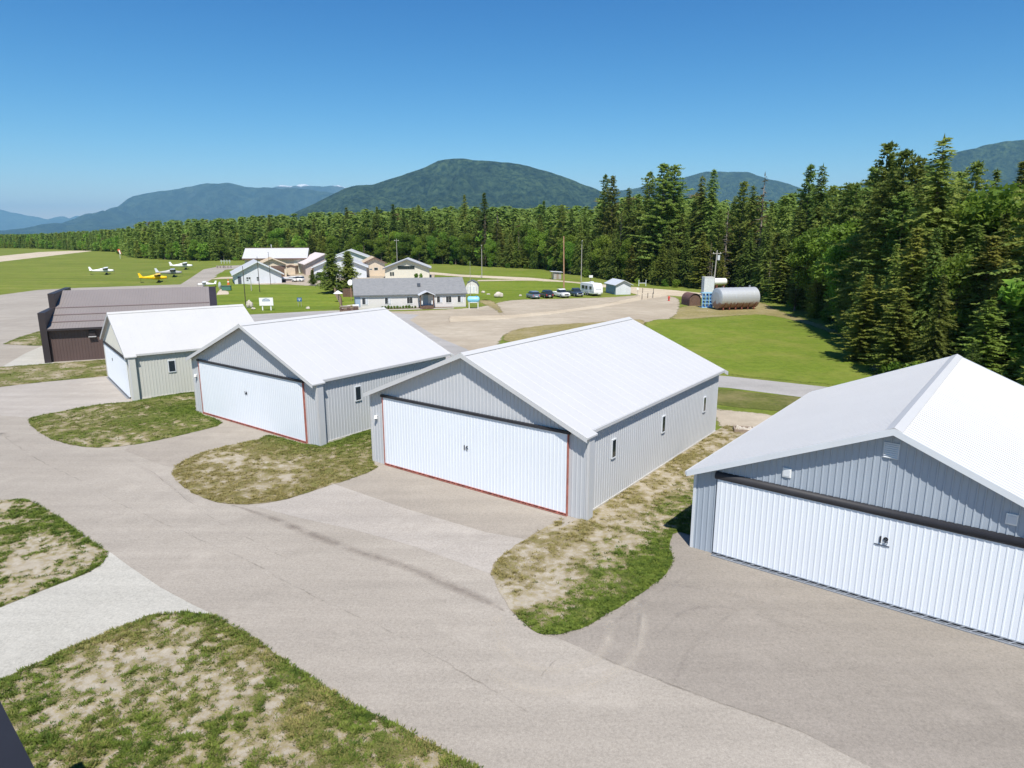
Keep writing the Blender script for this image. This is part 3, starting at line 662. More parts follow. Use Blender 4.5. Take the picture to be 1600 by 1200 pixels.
for v in (1.3, 3.3, 5.4):
    m = MB(); m.hexa([(.3,v-.09,zeb+slb*v+.14),(L-.4,v-.09,zeb+slb*v+.14),(L-.4,v+.09,zeb+slb*v+.19),(.3,v+.09,zeb+slb*v+.19),(.3,v-.09,zeb+slb*v+.18),(L-.4,v-.09,zeb+slb*v+.18),(L-.4,v+.09,zeb+slb*v+.23),(.3,v+.09,zeb+slb*v+.23)]); m.build('snow_guard', MATS['brown_line'], b)
m = MB()
for s in (0,1):
    a = lambda x, v, dz: (x, v if s==0 else WB-v, zeb+slb*v+dz)
    m.hexa([a(L-.347,-.5,-.5),a(L+.5,-.5,-.5),a(L+.5,HB,-.5),a(L-.347,HB,-.5),a(L-.347,-.5,.10),a(L+.5,-.5,.10),a(L+.5,HB,.10),a(L-.347,HB,.10)])
m.build('rake_trim', MATS['brown_trim'], b)
MB().box(.3,L,-.62,-.503,zeb-.22,zeb+.0).build('gutter', MATS['brown_trim'], b)
m = MB(); m.box(4.15,4.8,-.3,-.03,2.7,3.35); vo = m.build('wall_vent', MATS['brown_trim'], b)
MB().box(4.1,4.85,-.42,-.02,2.62,2.69).build('sill', MATS['light_trim'], vo)
# dark hangar corner at the lower left edge of the photo
pa = at(0,1096,4.2); pb = at(19,1133,4.2); dd = (pb-pa).normalized(); ang = math.atan2(dd.y, dd.x)
k = empty('dark_hangar', pa, ang, 'dark metal building whose roof corner just enters the lower left of the view', 'hangar')
m = MB(); m.box(-.1,12,-9,-.3,0,4.05); m.build('wall', MATS['brown_trim'], k)
m = MB(); m.hexa([(-.4,-9.3,4.1),(12.4,-9.3,4.1),(12.4,0,4.1),(-.4,0,4.1),(-.4,-9.3,5.6),(12.4,-9.3,5.6),(12.4,0,4.22),(-.4,0,4.22)]); m.build('roof', MATS['black_paint'], k)
# ------------------------------------------------------------------ far gabled buildings
def gable(name, label, pL, pR, eave_y, ridge_y, depth, siding, roofm, fascia, group=None, cat='building', ov=0.7, doorw=None, long_side=False, foh=.9, th=.22, roofpart=True):
    A = at(*pL); B = at(*pR); ang = math.atan2(B.y-A.y, B.x-A.x); W = (B-A).length
    t = empty(name, A, ang, label, cat, group)
    ze = zat(eave_y, A); mid = (A+B)/2
    if long_side:
        Vv = Vector((-math.sin(ang), math.cos(ang))); zr = zat(ridge_y, mid+Vv*depth/2)
        m = MB(); m.box(0,W,0,depth,0,ze); m.add([(0,0,ze),(0,depth,ze),(0,depth/2,zr-.02),(W,0,ze),(W,depth,ze),(W,depth/2,zr-.02)], [(0,2,1),(3,4,5)])
        m.build('wall', MATS[siding], t); m = MB(); sl = (zr-ze)/(depth/2)
        for s in (0,1):
            a = lambda x, v, dz: (x, v if s==0 else depth-v, ze+sl*v+dz)
            m.hexa([a(-ov,-foh,0.01),a(W+ov,-foh,0.01),a(W+ov,depth/2,0.01),a(-ov,depth/2,0.01),a(-ov,-foh,th),a(W+ov,-foh,th),a(W+ov,depth/2,th),a(-ov,depth/2,th)])
        m.build('roof', MATS[roofm], t)
        m = MB(); m.box(-ov,W+ov,-foh-.08,-foh-.003,ze-sl*foh-.2,ze-sl*foh+th+.02); m.box(-ov,W+ov,depth/2-.15,depth/2+.15,zr+th-.02,zr+th+.12); m.build('fascia', MATS[fascia], t)
    else:
        zr = zat(ridge_y, mid); sl = (zr-ze)/(W/2)
        m = MB(); n = 4
        m.add([(0,0,0),(W,0,0),(W,0,ze),(W/2,0,zr),(0,0,ze),(0,depth,0),(W,depth,0),(W,depth,ze),(W/2,depth,zr),(0,depth,ze)],
              [(0,1,2,3,4),(9,8,7,6,5),(1,6,7,2),(5,0,4,9)]); m.build('wall', MATS[siding], t)
        m = MB()
        for s in (0,1):
            a = lambda u, y, dz: (u if s==0 else W-u, y, ze+sl*u+dz)
            m.hexa([a(-ov,-foh,0.01),a(W/2,-foh,0.01),a(W/2,depth+.3,0.01),a(-ov,depth+.3,0.01),a(-ov,-foh,th),a(W/2,-foh,th),a(W/2,depth+.3,th),a(-ov,depth+.3,th)])
        m.build('roof', MATS[roofm], t); m = MB()
        for s in (0,1):
            a = lambda u, y, dz: (u if s==0 else W-u, y, ze+sl*u+dz)
            m.hexa([a(-ov,-foh-.06,-.14),a(W/2,-foh-.06,-.14),a(W/2,-foh-.003,-.14),a(-ov,-foh-.003,-.14),a(-ov,-foh-.06,th),a(W/2,-foh-.06,th),a(W/2,-foh-.003,th),a(-ov,-foh-.003,th)])
        m.build('fascia', MATS[fascia], t)
    return t, W, ze, zr
fpl = lambda a, o, z: (a, -o, z)
FB = 'gabled buildings beyond the lawn'
t, W, ze, zr = gable('metal_shop', 'pale blue-white gabled building on the lawn with small windows and dark door', (367,444), (440.5,442), 428, 409, 16, 'pale_blue_siding', 'white_roof', 'white_trim', FB)
window(t,'w',.27*W,1.9*ze/3.4,.5,.5,fpl); window(t,'w',.31*W,1.9*ze/3.4,.5,.5,fpl); window(t,'w',.49*W,1.9*ze/3.4,.6,.5,fpl); window(t,'w',.49*W,1.2*ze/3.4,.6,.35,fpl); window(t,'w',.27*W,1.2*ze/3.4,.5,.3,fpl)
MB().box(.07*W,.07*W+.9,-.06,.0,0,2.1).build('door', MATS['dark_steel'], t)
t, W, ze, zr = gable('storage_building', 'long beige building with a white roof and brown trim at the forest edge', (384,428), (479,427), 403, 388.5, 14, 'beige_siding', 'white_roof', 'brown_fascia', FB, long_side=True)
MB().box(.80*W,.985*W,-.1,-.0,0,ze*.88).build('sliding_door', MATS['cream_siding'], t); MB().box(.78*W,.99*W,-.2,-.0,ze*.89,ze*.93).build('door_track', MATS['brown_fascia'], t)
MB().tube((.4*W,7,zr),(.4*W,7,zr+1.5),.1,.1,6).build('vent_pipe', MATS['white_paint'], t)
t, W, ze, zr = gable('tan_hangar', 'beige hangar with tan roof, half hidden behind the pale blue-white building', (405,433), (448,432), 413, 403.5, 9, 'beige_siding', 'tan_roof', 'beige_siding', FB)
MB().box(.45*W,.97*W,-.08,0,ze*.62,ze*.86).build('door_header', MATS['brown_fascia'], t)
MB().box(.55*W,.93*W,-.04,0,0,ze*.6).build('door', MATS['dark_wood'], t)
t, W, ze, zr = gable('lean_to', 'small open beige lean-to attached beside the tan roofed hangar', (449,429), (461.5,429), 416, 414.5, 4, 'beige_siding', 'tan_roof', 'brown_fascia', FB, ov=.2, foh=.3)
t, W, ze, zr = gable('low_shed', 'low flat shed with a dark opening beside the pale blue-white building', (442,441), (456,440.5), 435.3, 434.8, 4, 'pink_siding', 'pink_roof', 'white_trim', FB, ov=.3, foh=.3)
MB().box(.05,.35*W,-.05,0,0,ze*.85).build('opening', MATS['black_paint'], t)
t, W, ze, zr = gable('pink_hangar', 'pinkish grey hangar with pale pink roof, left of the two spruces', (478,430), (538,428.5), 412, 397, 18, 'pink_siding', 'pink_roof', 'pink_roof', FB)
MB().box(.16*W,.5*W,-.08,0,0,ze*.8).build('door', MATS['brown_fascia'], t)
t, W, ze, zr = gable('white_hangar', 'white hangar with white roof partly hidden by the two spruces', (491,435), (573,434), 417, 400, 17, 'pale_blue_siding', 'white_roof', 'white_trim', FB)
window(t,'w',.12*W,1.6,2.2,.8,fpl,bars=2)
t, W, ze, zr = gable('white_hangar', 'white hangar with high roof peak seen above the spruces, rearmost of the group', (518,421), (575,420.5), 402, 391, 18, 'pale_blue_siding', 'white_roof', 'white_trim', FB)
t, W, ze, zr = gable('tan_hangar', 'tan hangar with sand coloured roof between the white hangars', (570,431), (602,430.5), 410.5, 402.5, 14, 'beige_siding', 'tan_roof', 'brown_fascia', FB)
window(t,'w',.56*W,ze*.52,1.2,.8,fpl,'white_trim'); window(t,'w',.3*W,ze*.5,.9,.3,fpl,'white_trim'); MB().box(.2*W,.2*W+.9,-.05,0,0,2.0).build('door', MATS['beige_siding'], t)
t, W, ze, zr = gable('cream_hangar', 'cream hangar with white roof and one long dark window in its gable', (602,434.5), (671,434.0), 419, 405.5, 14, 'cream_siding', 'white_roof', 'grey_fascia', FB)
window(t,'w',.48*W,ze*1.05,W*.37,.95,fpl,'grey_fascia',.08,6); window(t,'w',.13*W,1.3,.45,1.1,fpl,'grey_fascia',.06)
window(t,'w',.18*W,1.3,.45,1.1,fpl,'grey_fascia',.06)
# ------------------------------------------------------------------ office
A = at(556,484); B = at(728,479.5); ao = math.atan2(B.y-A.y, B.x-A.x); W = (B-A).length
t = empty('office_building', A, ao, 'long low white office building with grey shingle roof and small wooden porch', 'building')
wh = 2.75; dp = 10.5; zr = 5.35
m = MB(); 
for k in range(13): m.box(0,W,-.015*(1),dp,.2*k+.15,.2*k+.335); m.box(0.008,W-.008,0,dp,.2*k+.335,.2*k+.35)
m.add([(0,0,wh),(0,dp,wh),(0,dp/2,zr-.05),(W,0,wh),(W,dp,wh),(W,dp/2,zr-.05)], [(0,2,1),(3,4,5)]); m.build('wall', MATS['vinyl_white'], t)
MB().box(0.02,W-.02,.01,dp,0,.15).build('footing', MATS['concrete_footing'], t)
m = MB(); sl = (zr-wh)/(dp/2)
for s in (0,1):
    a = lambda x, v, dz: (x, v if s==0 else dp-v, wh+sl*v+dz)
    m.hexa([a(-.3,-.32,0.0),a(W+.3,-.32,0.0),a(W+.3,dp/2,0.0),a(-.3,dp/2,0.0),a(-.3,-.32,.12),a(W+.3,-.32,.12),a(W+.3,dp/2,.12),a(-.3,dp/2,.12)])
ro = m.build('roof', MATS['grey_shingle'], t)
MB().box(W*.58-.3,W*.58+.3,2.0,2.5,wh+sl*2.2+.1,wh+sl*2.2+.75).build('roof_vent', MATS['dark_steel'], ro)
MB().box(-.3,W+.3,-.42,-.323,wh-sl*.32-.05,wh-sl*.32+.12).build('gutter', MATS['grey_fascia'], t)
k = W/172.
for cx, q in ((14.5,1),(49,0),(83,2),(130,0),(144.5,2),(163,0)):
    wo = window(t,'w',cx*k,1.55,8.6*k,1.2,fpl,'white_paint',.1,1)
    if q != 2: MB().box(cx*k+.08, cx*k+4.0*k, -.048,-.041,1.0,2.1).build('blind', MATS['pale_blue_siding'], wo)
# porch
pc = 108*k
m = MB()
for s in (-1,1): m.box(pc+s*1.25-.09,pc+s*1.25+.09,-2.0,-1.82,.5,2.6); m.box(pc+s*1.25-.06,pc+s*1.25+.06,-1.85,-.05,1.3,1.42)
m.box(pc-1.3,pc+1.3,-2.0,-.02,.02,.5); m.box(pc-1.0,pc+1.0,-2.4,-2.0,.02,.26)
po = m.build('porch', MATS['dark_wood'], t)
m = MB()
for s in (-1,1): m.hexa([(pc,-2.3,3.25),(pc+s*1.6,-2.3,2.55),(pc+s*1.6,0.3,2.55),(pc,0.3,3.25),(pc,-2.3,3.37),(pc+s*1.6,-2.3,2.67),(pc+s*1.6,0.3,2.67),(pc,0.3,3.37)])
m.build('porch_roof', MATS['shed_roof'], po)
m = MB()
for s in (-1,1): m.box(pc+s*.95-.1,pc+s*.95+.1,-2.08,-2.0,.9,1.6)
m.build('handrail', MATS['white_paint'], po)
MB().box(pc-.45,pc+.45,-.07,-.02,.5,2.5).build('door', MATS['blue_siding'], t)
MB().box(-.02,.9,-.05,-.018,.5,2.4).build('door', MATS['blue_siding'], t)
# flower bed and its little shrubs
bm_ = MB(); bm_.box(39*k,97*k,-1.1,-.1,.0,.06); bm_.box(113*k,150*k,-1.1,-.1,.0,.06); bo = bm_.build('flower_bed', MATS['flower_soil']); bo.location = (A.x,A.y,.022); bo.rotation_euler = (0,0,ao); tag(bo, kind='structure')
wk = MB(); wk.box(39*k,150*k,-2.4,-1.2,0,.03); wo = wk.build('pavement', MATS['concrete']); wo.location = (A.x,A.y,.022); wo.rotation_euler = (0,0,ao); tag(wo, kind='structure')
# deck with furniture left of the office
dk = empty('wooden_deck', at(531,488), ao, 'brown wooden deck with railings at the left end of the office', 'deck')
m = MB(); m.box(0,3.4,0,4.5,0,.25); m.build('floor', MATS['weathered_wood'], dk)
for (x0,x1,y0,y1) in ((0,.08,0,8),(0,3.4,0,.08),(2.4,3.4,4.4,4.48)):
    m = MB(); m.box(x0,x1,y0,y1,1.0,1.08)
    if x1-x0 > 1:
        n_ = int((x1-x0)/.16); [m.box(x0+i*.16,x0+i*.16+.1,y0+.01,y1-.01,.1,1.0) for i in range(n_)]
    else:
        n_ = int((y1-y0)/.16); [m.box(x0+.01,x1-.01,y0+i*.16,y0+i*.16+.1,.1,1.0) for i in range(n_)]
    m.build('railing', MATS['dark_wood'], dk)
def table(loc, lab, top='beige_siding'):
    q = empty('picnic_table', loc, ao+.3, lab, 'table')
    MB().box(-.9,.9,-.4,.4,.72,.78).build('table_top', MATS[top], q)
    for s in (-1,1):
        MB().box(-.9,.9,s*.7-.13,s*.7+.13,.42,.47).build('bench', MATS[top], q)
        MB().box(s*.6-.05,s*.6+.05,-.7,.7,0,.42).build('leg', MATS['dark_wood'], q)
def deckp(x,y): return Vector((*at(531,488),0))+Vector((math.cos(ao)*x-math.sin(ao)*y, math.sin(ao)*x+math.cos(ao)*y, .25))
table(deckp(1.0,1.0), 'beige picnic table on the deck, nearest the road', 'pink_roof'); table(deckp(2.3,2.6), 'beige picnic table on the deck under the office wall')
bq = empty('barbecue', deckp(2.9,.8), ao, 'white covered barbecue on the deck corner by the office', 'barbecue')
MB().box(-.6,.6,-.3,.3,.55,1.0).build('lid', MATS['white_paint'], bq, bevel=.08); MB().box(-.45,.45,-.25,.25,0,.55).build('cabinet', MATS['black_paint'], bq)
p = at(529,472); cn = empty('patio_umbrella', p, 0, 'small white patio umbrella on the lawn beside the deck', 'umbrella')
MB().tube((0,0,0),(0,0,2.1),.04,.04,6).build('pole', MATS['grey_pole'], cn); MB().tube((0,0,1.8),(0,0,2.4),1.0,.05,10).build('canopy', MATS['white_paint'], cn)
p = at(549,470); cn = empty('satellite_dish', p, 0, 'round white satellite dish on a post by the left end of the office', 'dish')
MB().tube((0,0,0),(0,0,3.4),.07,.07,6).build('pole', MATS['pole_wood'], cn); MB().tube((0,-.2,3.9),(0.05,-.0,3.85),.62,.35,14).build('dish', MATS['white_paint'], cn)
# fence running back from deck through the spruces
f = empty('board_fence', at(534,478), 0, 'grey-brown board fence running back from the deck to the spruces', 'fence'); m = MB()
q0 = at(534,478); q1 = at(519,452)
nb = int((q1-q0).length/.3)
for i in range(nb):
    c_ = (q1-q0)*(i/nb); m.box(c_.x-.1,c_.x+.1,c_.y-.1,c_.y+.1,0,1.5)
m.build('boards', MATS['weathered_wood'], f); m = MB()
for i in range(0,nb,8): c_ = (q1-q0)*(i/nb); m.box(c_.x-.07,c_.x+.07,c_.y-.22,c_.y-.1,0,1.75); 
m.build('post', MATS['dark_wood'], f)
f = empty('board_fence', at(536,464), 0, 'brown board fence between the deck and the right hand spruce', 'fence'); m = MB(); q1 = at(552,464)-at(536,464)
for i in range(10): m.box(q1.x*i/10, q1.x*i/10+q1.x/10*.93, -.03,.03,0,1.9)
m.build('boards', MATS['dark_wood'], f); MB().box(0,q1.x,.035,.1,1.5,1.6).build('rail', MATS['dark_wood'], f)
# barn shed
A = at(728,459); B = at(747,458.5); s_ = (B-A).length; t = empty('garden_shed', A, 0.02, 'small white barn-roofed shed with double doors at the right end of the office', 'shed')
prof = [(0,0),(s_,0),(s_,1.7),(s_*.85,2.5),(s_*.5,3.05),(s_*.15,2.5),(0,1.7)]
MB().extrude_y(prof,0,3.5).build('wall', MATS['vinyl_white'], t)
m = MB(); pr = [(-.12,1.62),(s_*.12,2.53),(s_*.5,3.12),(s_*.88,2.53),(s_+.12,1.62)]
for i in range(4):
    (x0,z0),(x1,z1) = pr[i],pr[i+1]; m.hexa([(x0,-.12,z0),(x1,-.12,z1),(x1,3.6,z1),(x0,3.6,z0),(x0,-.12,z0+.09),(x1,-.12,z1+.09),(x1,3.6,z1+.09),(x0,3.6,z0+.09)])
m.build('roof', MATS['grey_fascia'], t)
for s in (-1,1): 
    dO = MB().box(s_*.5+s*.42-.36,s_*.5+s*.42+.36,-.05,-.005,.1,1.9).build('door', MATS['white_paint'], t); MB().box(s_*.5+s*.42-.22,s_*.5+s*.42+.22,-.07,-.052,.3,1.7).build('panel', MATS['pale_blue_siding'], dO)
for s in (-1,1): MB().box(s_*.5+s*1.05-.1,s_*.5+s*1.05+.1,-.03,-.005,.8,1.6).build('shutter', MATS['shed_roof'], t)
# propane tank
p = at(740,482); t = empty('propane_tank', p, rad(2), 'light blue propane tank on white legs at the end of the office', 'tank')
def capsule(m, L, R, z, n=16, axis='x'):
    rings = []
    for i in range(5): a_ = math.pi/2*(i/5); rings.append((-L/2-R*.6*math.cos(a_)+.0, R*math.sin(a_)+.001))
    rings.append((-L/2,R)); rings.append((L/2,R))
    for i in range(4,-1,-1): a_ = math.pi/2*(i/5); rings.append((L/2+R*.6*math.cos(a_), R*math.sin(a_)+.001))
    m.loft([[(x, r*math.cos(2*math.pi*j/n), z+r*math.sin(2*math.pi*j/n)) for j in range(n)] for x, r in rings])
m = MB(); capsule(m,1.7,.55,1.75); m.build('tank', MATS['propane_blue'], t, smooth=True)
for s in (-1,1): MB().box(s*.85-.06,s*.85+.06,-.3,.3,0,1.3).build('leg', MATS['white_paint'], t)
MB().box(-.7,.7,-.5,.3,1.13,1.22).build('cradle', MATS['white_paint'], t); MB().tube((.6,0,2.3),(.6,0,2.45),.15,.15,8).build('valve', MATS['crate_blue'], t)
# ------------------------------------------------------------------ poles
def pole(px_, by, ty, r, mat, label, arm=False, lamp=False, xf=False, dx=0, name='utility_pole', cat='pole', group=None):
    p = at(px_, by); h = zat(ty, p); t = empty(name, p, 0, label, cat, group)
    MB().tube((0,0,0),(dx,0,h),r,r*.65,8).build('post', MATS[mat], t)
    if arm: MB().box(dx-1.0,dx+1.0,-.06,.06,h-.8,h-.66).build('crossarm', MATS['grey_pole'], t); MB().tube((dx-.8,0,h-.66),(dx-.8,0,h-.45),.06,.05,6).tube((dx+.8,0,h-.66),(dx+.8,0,h-.45),.06,.05,6).build('insulator', MATS['white_paint'], t)
    if lamp: MB().tube((dx,0,h-.3),(dx,-.5,h),.04,.04,6).box(dx-.12,dx+.12,-.8,-.4,h-.04,h+.06).build('lamp_head', MATS['white_paint'], t)
    if xf: MB().tube((dx+.4,-.1,h-2.2),(dx+.4,-.1,h-1.1),.3,.3,12).build('transformer', MATS['white_trim'], t)
    return t
pole(384,476,416,.09,'dark_pole','thin dark pole beside the boulders at the left edge of the lawn')
pole(406,456.5,401,.09,'dark_pole','thin dark pole in front of the middle of the pale blue-white building')
pole(423,444.5,394,.08,'dark_pole','thin dark pole with a light on top, right of the pale blue-white gable', lamp=True)
pole(393,454,433,.12,'grey_pole','short grey post standing on the lawn left of the middle pole')
pole(466,424,388,.12,'dark_pole','dark pole in front of the white sliding door of the long beige building')
pole(527,459,428,.10,'grey_pole','slender pale pole between the two spruces')
pole(621,420,373,.14,'grey_pole','pale utility pole rising behind the cream hangar', arm=True)
pole(753,434,383,.13,'grey_pole','grey utility pole beside the dirt road behind the barn shed', lamp=True)
pole(735,462,408,.05,'grey_pole','very thin grey mast beside the barn shed')
pole(881,452,369,.20,'pole_wood','tall orange-brown wooden pole behind the white pickup', dx=-.25)
pole(908,440,376,.13,'grey_pole','grey pole with a white lamp behind the parked cars', lamp=True)
t = pole(938,432,386,.16,'red_paint','red and white painted pole rising behind the blue shed', dx=.2)
p = at(938,432); MB().tube((0,0,0),(0.05,0,zat(414,p)),.175,.17,8).build('white_band', MATS['white_paint'], t)
pole(1113.5,462,391,.17,'grey_pole','grey utility pole with transformer beside the big silver tank', arm=True, xf=True, dx=.4)
pole(1110,462,410,.04,'grey_pole','thin grey pipe mast left of the transformer pole')
# ------------------------------------------------------------------ signs, boulders
p = at(417,485); t = empty('notice_board', p, rad(8), 'white notice board on two white posts at the edge of the lawn', 'sign')
MB().box(-1.25,1.25,-.05,.05,.9,2.35).build('board', MATS['white_paint'], t)
for s in (-.75,.75): MB().box(s-.1,s+.1,.055,.2,0,1.0).build('post', MATS['white_paint'], t)
m = MB(); m.add([(-.8,-.065,1.95),(-.35,-.065,2.15),(0,-.065,2.22),(.35,-.065,2.12),(.8,-.065,1.95),(.3,-.065,2.02),(0,-.065,2.08),(-.3,-.065,2.02)], [(0,1,2,3,4,5,6,7)][::-1]); m.box(-.7,.7,-.06,-.051,1.72,1.86); m.build('emblem', MATS['sign_blue'], t)
p = at(468.5,479); t = empty('road_sign', p, rad(5), 'small dark blue sign on posts in the middle of the lawn', 'sign')
MB().box(-.45,.45,-.03,.03,1.0,1.75).build('panel', MATS['sign_blue'], t)
for s in (-.3,.3): MB().tube((s,.05,0),(s,.05,1.2),.035,.035,6).build('post', MATS['grey_pole'], t)
MB().box(-.3,.3,-.045,-.032,1.42,1.52).box(-.1,.1,-.045,-.032,1.2,1.32).build('symbol', MATS['white_paint'], t)
def boulder(px_, py, w, h, label, seed, group=None):
    rng = random.Random(seed); p = at(px_, py); n1, n2 = 14, 9; m = MB(); rings = []
    for j in range(n2):
        ph = -math.pi/2+math.pi*(j+.5)/n2; ring = []
        for i in range(n1):
            a_ = 2*math.pi*i/n1; q = Vector((math.cos(a_)*math.cos(ph), math.sin(a_)*math.cos(ph), math.sin(ph)))
            r_ = 1+.35*noise.noise(q*1.6+Vector((seed,0,0)))
            ring.append((q.x*w/2*r_, q.y*w*.38*r_, max(0,h*.42+q.z*h/2*r_)))
        rings.append(ring)
    m.loft(rings); o = m.build('boulder', MATS['boulder_stone']); o.location = (p.x,p.y,0); tag(o, label, 'boulder', group)
boulder(390,481,1.3,1.5,'pale boulder standing at the foot of the left dark pole',1)
boulder(396,484,.8,.5,'low stone lying right beside the standing pale boulder',2)
boulder(481,483,.9,.5,'small white stone at the lawn edge right of the blue sign',3)
boulder(779,465,2.0,1.3,'large pale boulder at the edge of the gravel lot',4)
boulder(755,458,.9,.6,'small pale boulder between the barn shed and the large boulder',5)
boulder(763,460.5,.9,.3,'flat stone just right of the small pale boulder',8)
boulder(813,463,.7,.45,'small white block left of the parked cars',6)
boulder(1195,640,.9,.35,'flat stone by the path behind hangar 16',7) if False else None
# planter of logs behind hangar 16
p = at(1150,677); t = empty('timber_planter', p, rad(-12), 'weathered timber edged bed of rubble behind the grey hangar numbered 16', 'planter')
m = MB(); m.box(0,2.6,0,.12,0,.28); m.box(0,2.6,.95,1.07,0,.28); m.box(-.12,0,0,1.07,0,.28); m.box(2.6,2.72,0,1.07,0,.28); m.build('edging', MATS['weathered_wood'], t); m = MB()
rng = random.Random(8)
for i in range(40): x=rng.uniform(.1,2.5); y=rng.uniform(.15,.9); s=rng.uniform(.06,.16); m.hexa([(x-s,y-s,.05),(x+s,y-s*.8,.05),(x+s*.8,y+s,.05),(x-s,y+s*.9,.05),(x-s*.6,y-s*.5,.2+s),(x+s*.5,y-s*.6,.18+s),(x+s*.5,y+s*.6,.2+s),(x-s*.5,y+s*.4,.22+s)])
m.build('rubble', MATS['boulder_stone'], t)
# ------------------------------------------------------------------ vehicles
def wheel(parent, x, y, r, w=.24):
    o = MB().tube((x,y-w/2,r),(x,y+w/2,r),r,r,16).build('wheel', MATS['black_rubber'], parent)
    MB().tube((x,y-w/2-.012,r),(x,y+w/2+.012,r),r*.58,r*.58,12).build('rim', MATS['silver_paint'], o)
def ring_body(m, secs, n=0):
    # secs: (x, half width bottom, half width top, z bottom, z top)
    rings = [[(x,-wb,zb),(x,-wb*1.02,(zb+zt)/2),(x,-wt,zt),(x,wt,zt),(x,wb*1.02,(zb+zt)/2),(x,wb,zb)] for x,wb,wt,zb,zt in secs]; m.loft(rings)
def suv(loc, rz, label, paintm, L=4.7, Wd=1.86, H=1.72):
    t = empty('parked_car', loc, rz, label, 'car', 'cars parked in a row on the gravel lot'); w = Wd/2; h = L/2
    m = MB(); ring_body(m, [(-h,w*.88,w*.86,.42,.95),(-h+.15,w*.97,w*.93,.33,1.02),(-h*.5,w,w*.96,.3,1.03),(h*.35,w,w*.95,.3,1.0),(h-.35,w*.95,w*.86,.33,.90),(h,w*.82,w*.72,.42,.74)]); m.build('body', MATS[paintm], t, bevel=.04)
    m = MB(); ring_body(m, [(-h+.12,w*.90,w*.74,1.0,1.05),(-h+.4,w*.90,w*.74,1.0,H-.08),(-h*.5,w*.91,w*.76,1.0,H),(h*.05,w*.91,w*.76,1.0,H),(h*.20,w*.91,w*.74,1.0,H-.12),(h*.52,w*.89,w*.84,.98,1.02)]); m.build('cabin', MATS['window_glass'], t)
    m = MB(); ring_body(m, [(-h+.38,w*.78,w*.72,H-.10,H-.04),(-h*.5,w*.79,w*.74,H-.06,H+.03),(h*.05,w*.79,w*.74,H-.06,H+.03),(h*.19,w*.77,w*.72,H-.14,H-.07)])
    for x in (-h*.62,-h*.12,h*.14): 
        for s in (-1,1): m.hexa([(x-.05,s*w*.93,1.0),(x+.05,s*w*.93,1.0),(x+.05,s*w*.91,1.0),(x-.05,s*w*.91,1.0),(x-.05,s*w*.80,H-.02),(x+.05,s*w*.80,H-.02),(x+.05,s*w*.77,H-.02),(x-.05,s*w*.77,H-.02)])
    m.build('roof', MATS[paintm], t)
    for x in (-h*.62,h*.62):
        for s in (-1,1): wheel(t, x, s*(w-.1), .35)
    for s in (-1,1):
        MB().box(h-.12,h+.01,s*w*.6-.16,s*w*.6+.16,.62,.76).build('headlight', MATS['white_trim'], t); MB().box(-h-.015,-h+.1,s*w*.78-.07,s*w*.78+.07,.62,.95).build('tail_light', MATS['red_paint'], t)
    MB().box(-h-.02,-h+.05,-.26,.26,.5,.64).build('licence_plate', MATS['white_paint'], t); MB().box(h-.03,h+.015,-w*.5,w*.5,.42,.62).build('grille', MATS['black_paint'], t)
    return t
def pickup(loc, rz, label, paintm, L=5.7, Wd=1.95, H=1.85):
    t = empty('parked_pickup', loc, rz, label, 'pickup', 'cars parked in a row on the gravel lot'); w = Wd/2; h = L/2
    m = MB(); ring_body(m, [(h*.0-.2,w,w*.97,.38,1.12),(h*.4,w,w*.95,.38,1.14),(h-.3,w*.97,w*.88,.4,1.08),(h,w*.9,w*.8,.45,.92)])
    m.box(-h,-.2,-w,-w+.1,.45,1.12); m.box(-h,-.2,w-.1,w,.45,1.12); m.box(-h,-h+.08,-w+.1,w-.1,.5,1.1); m.box(-h+.08,-.2,-w+.1,w-.1,.45,.6); m.build('body', MATS[paintm], t)
    m = MB(); ring_body(m, [(-.25,w*.92,w*.74,1.1,H-.12),(-.1,w*.92,w*.78,1.1,H),(h*.22,w*.92,w*.78,1.1,H),(h*.32,w*.92,w*.76,1.1,H-.14),(h*.5,w*.9,w*.84,1.08,1.14)]); m.build('cabin', MATS['window_glass'], t)
    m = MB(); ring_body(m, [(-.2,w*.8,w*.74,H-.08,H),(-.05,w*.81,w*.76,H-.06,H+.03),(h*.2,w*.81,w*.76,H-.06,H+.03),(h*.31,w*.79,w*.74,H-.16,H-.08)])
    for x in (-.2,h*.12): 
        for s in (-1,1): m.hexa([(x-.06,s*w*.95,1.1),(x+.06,s*w*.95,1.1),(x+.06,s*w*.92,1.1),(x-.06,s*w*.92,1.1),(x-.06,s*w*.82,H-.02),(x+.06,s*w*.82,H-.02),(x+.06,s*w*.78,H-.02),(x-.06,s*w*.78,H-.02)])
    m.build('roof', MATS[paintm], t)
    for x in (-h*.6,h*.62):
        for s in (-1,1): wheel(t, x, s*(w-.1), .4)
    MB().box(h-.02,h+.06,-w*.9,w*.9,.42,.6).build('bumper', MATS['silver_paint'], t); MB().box(h-.03,h+.03,-w*.5,w*.5,.66,.9).build('grille', MATS['black_paint'], t)
    for s in (-1,1): MB().box(h-.05,h+.02,s*w*.68-.14,s*w*.68+.14,.7,.88).build('headlight', MATS['white_trim'], t); MB().box(-h-.02,-h+.05,s*w*.9-.06,s*w*.9+.06,.7,1.05).build('tail_light', MATS['red_paint'], t)
    return t
def vloc(x, y, back=1.6): p = at(x,y); return (p.x, p.y+back)
suv(vloc(833,467), rad(108), 'silver-blue station wagon, leftmost of the parked vehicles', 'blue_silver_paint', H=1.62)
suv(vloc(854,466), rad(107), 'dark charcoal SUV between the silver-blue wagon and the white pickup', 'charcoal_paint')
pickup(vloc(877,465.3,1.9), rad(-66), 'white pickup truck parked between two dark vehicles', 'white_paint')
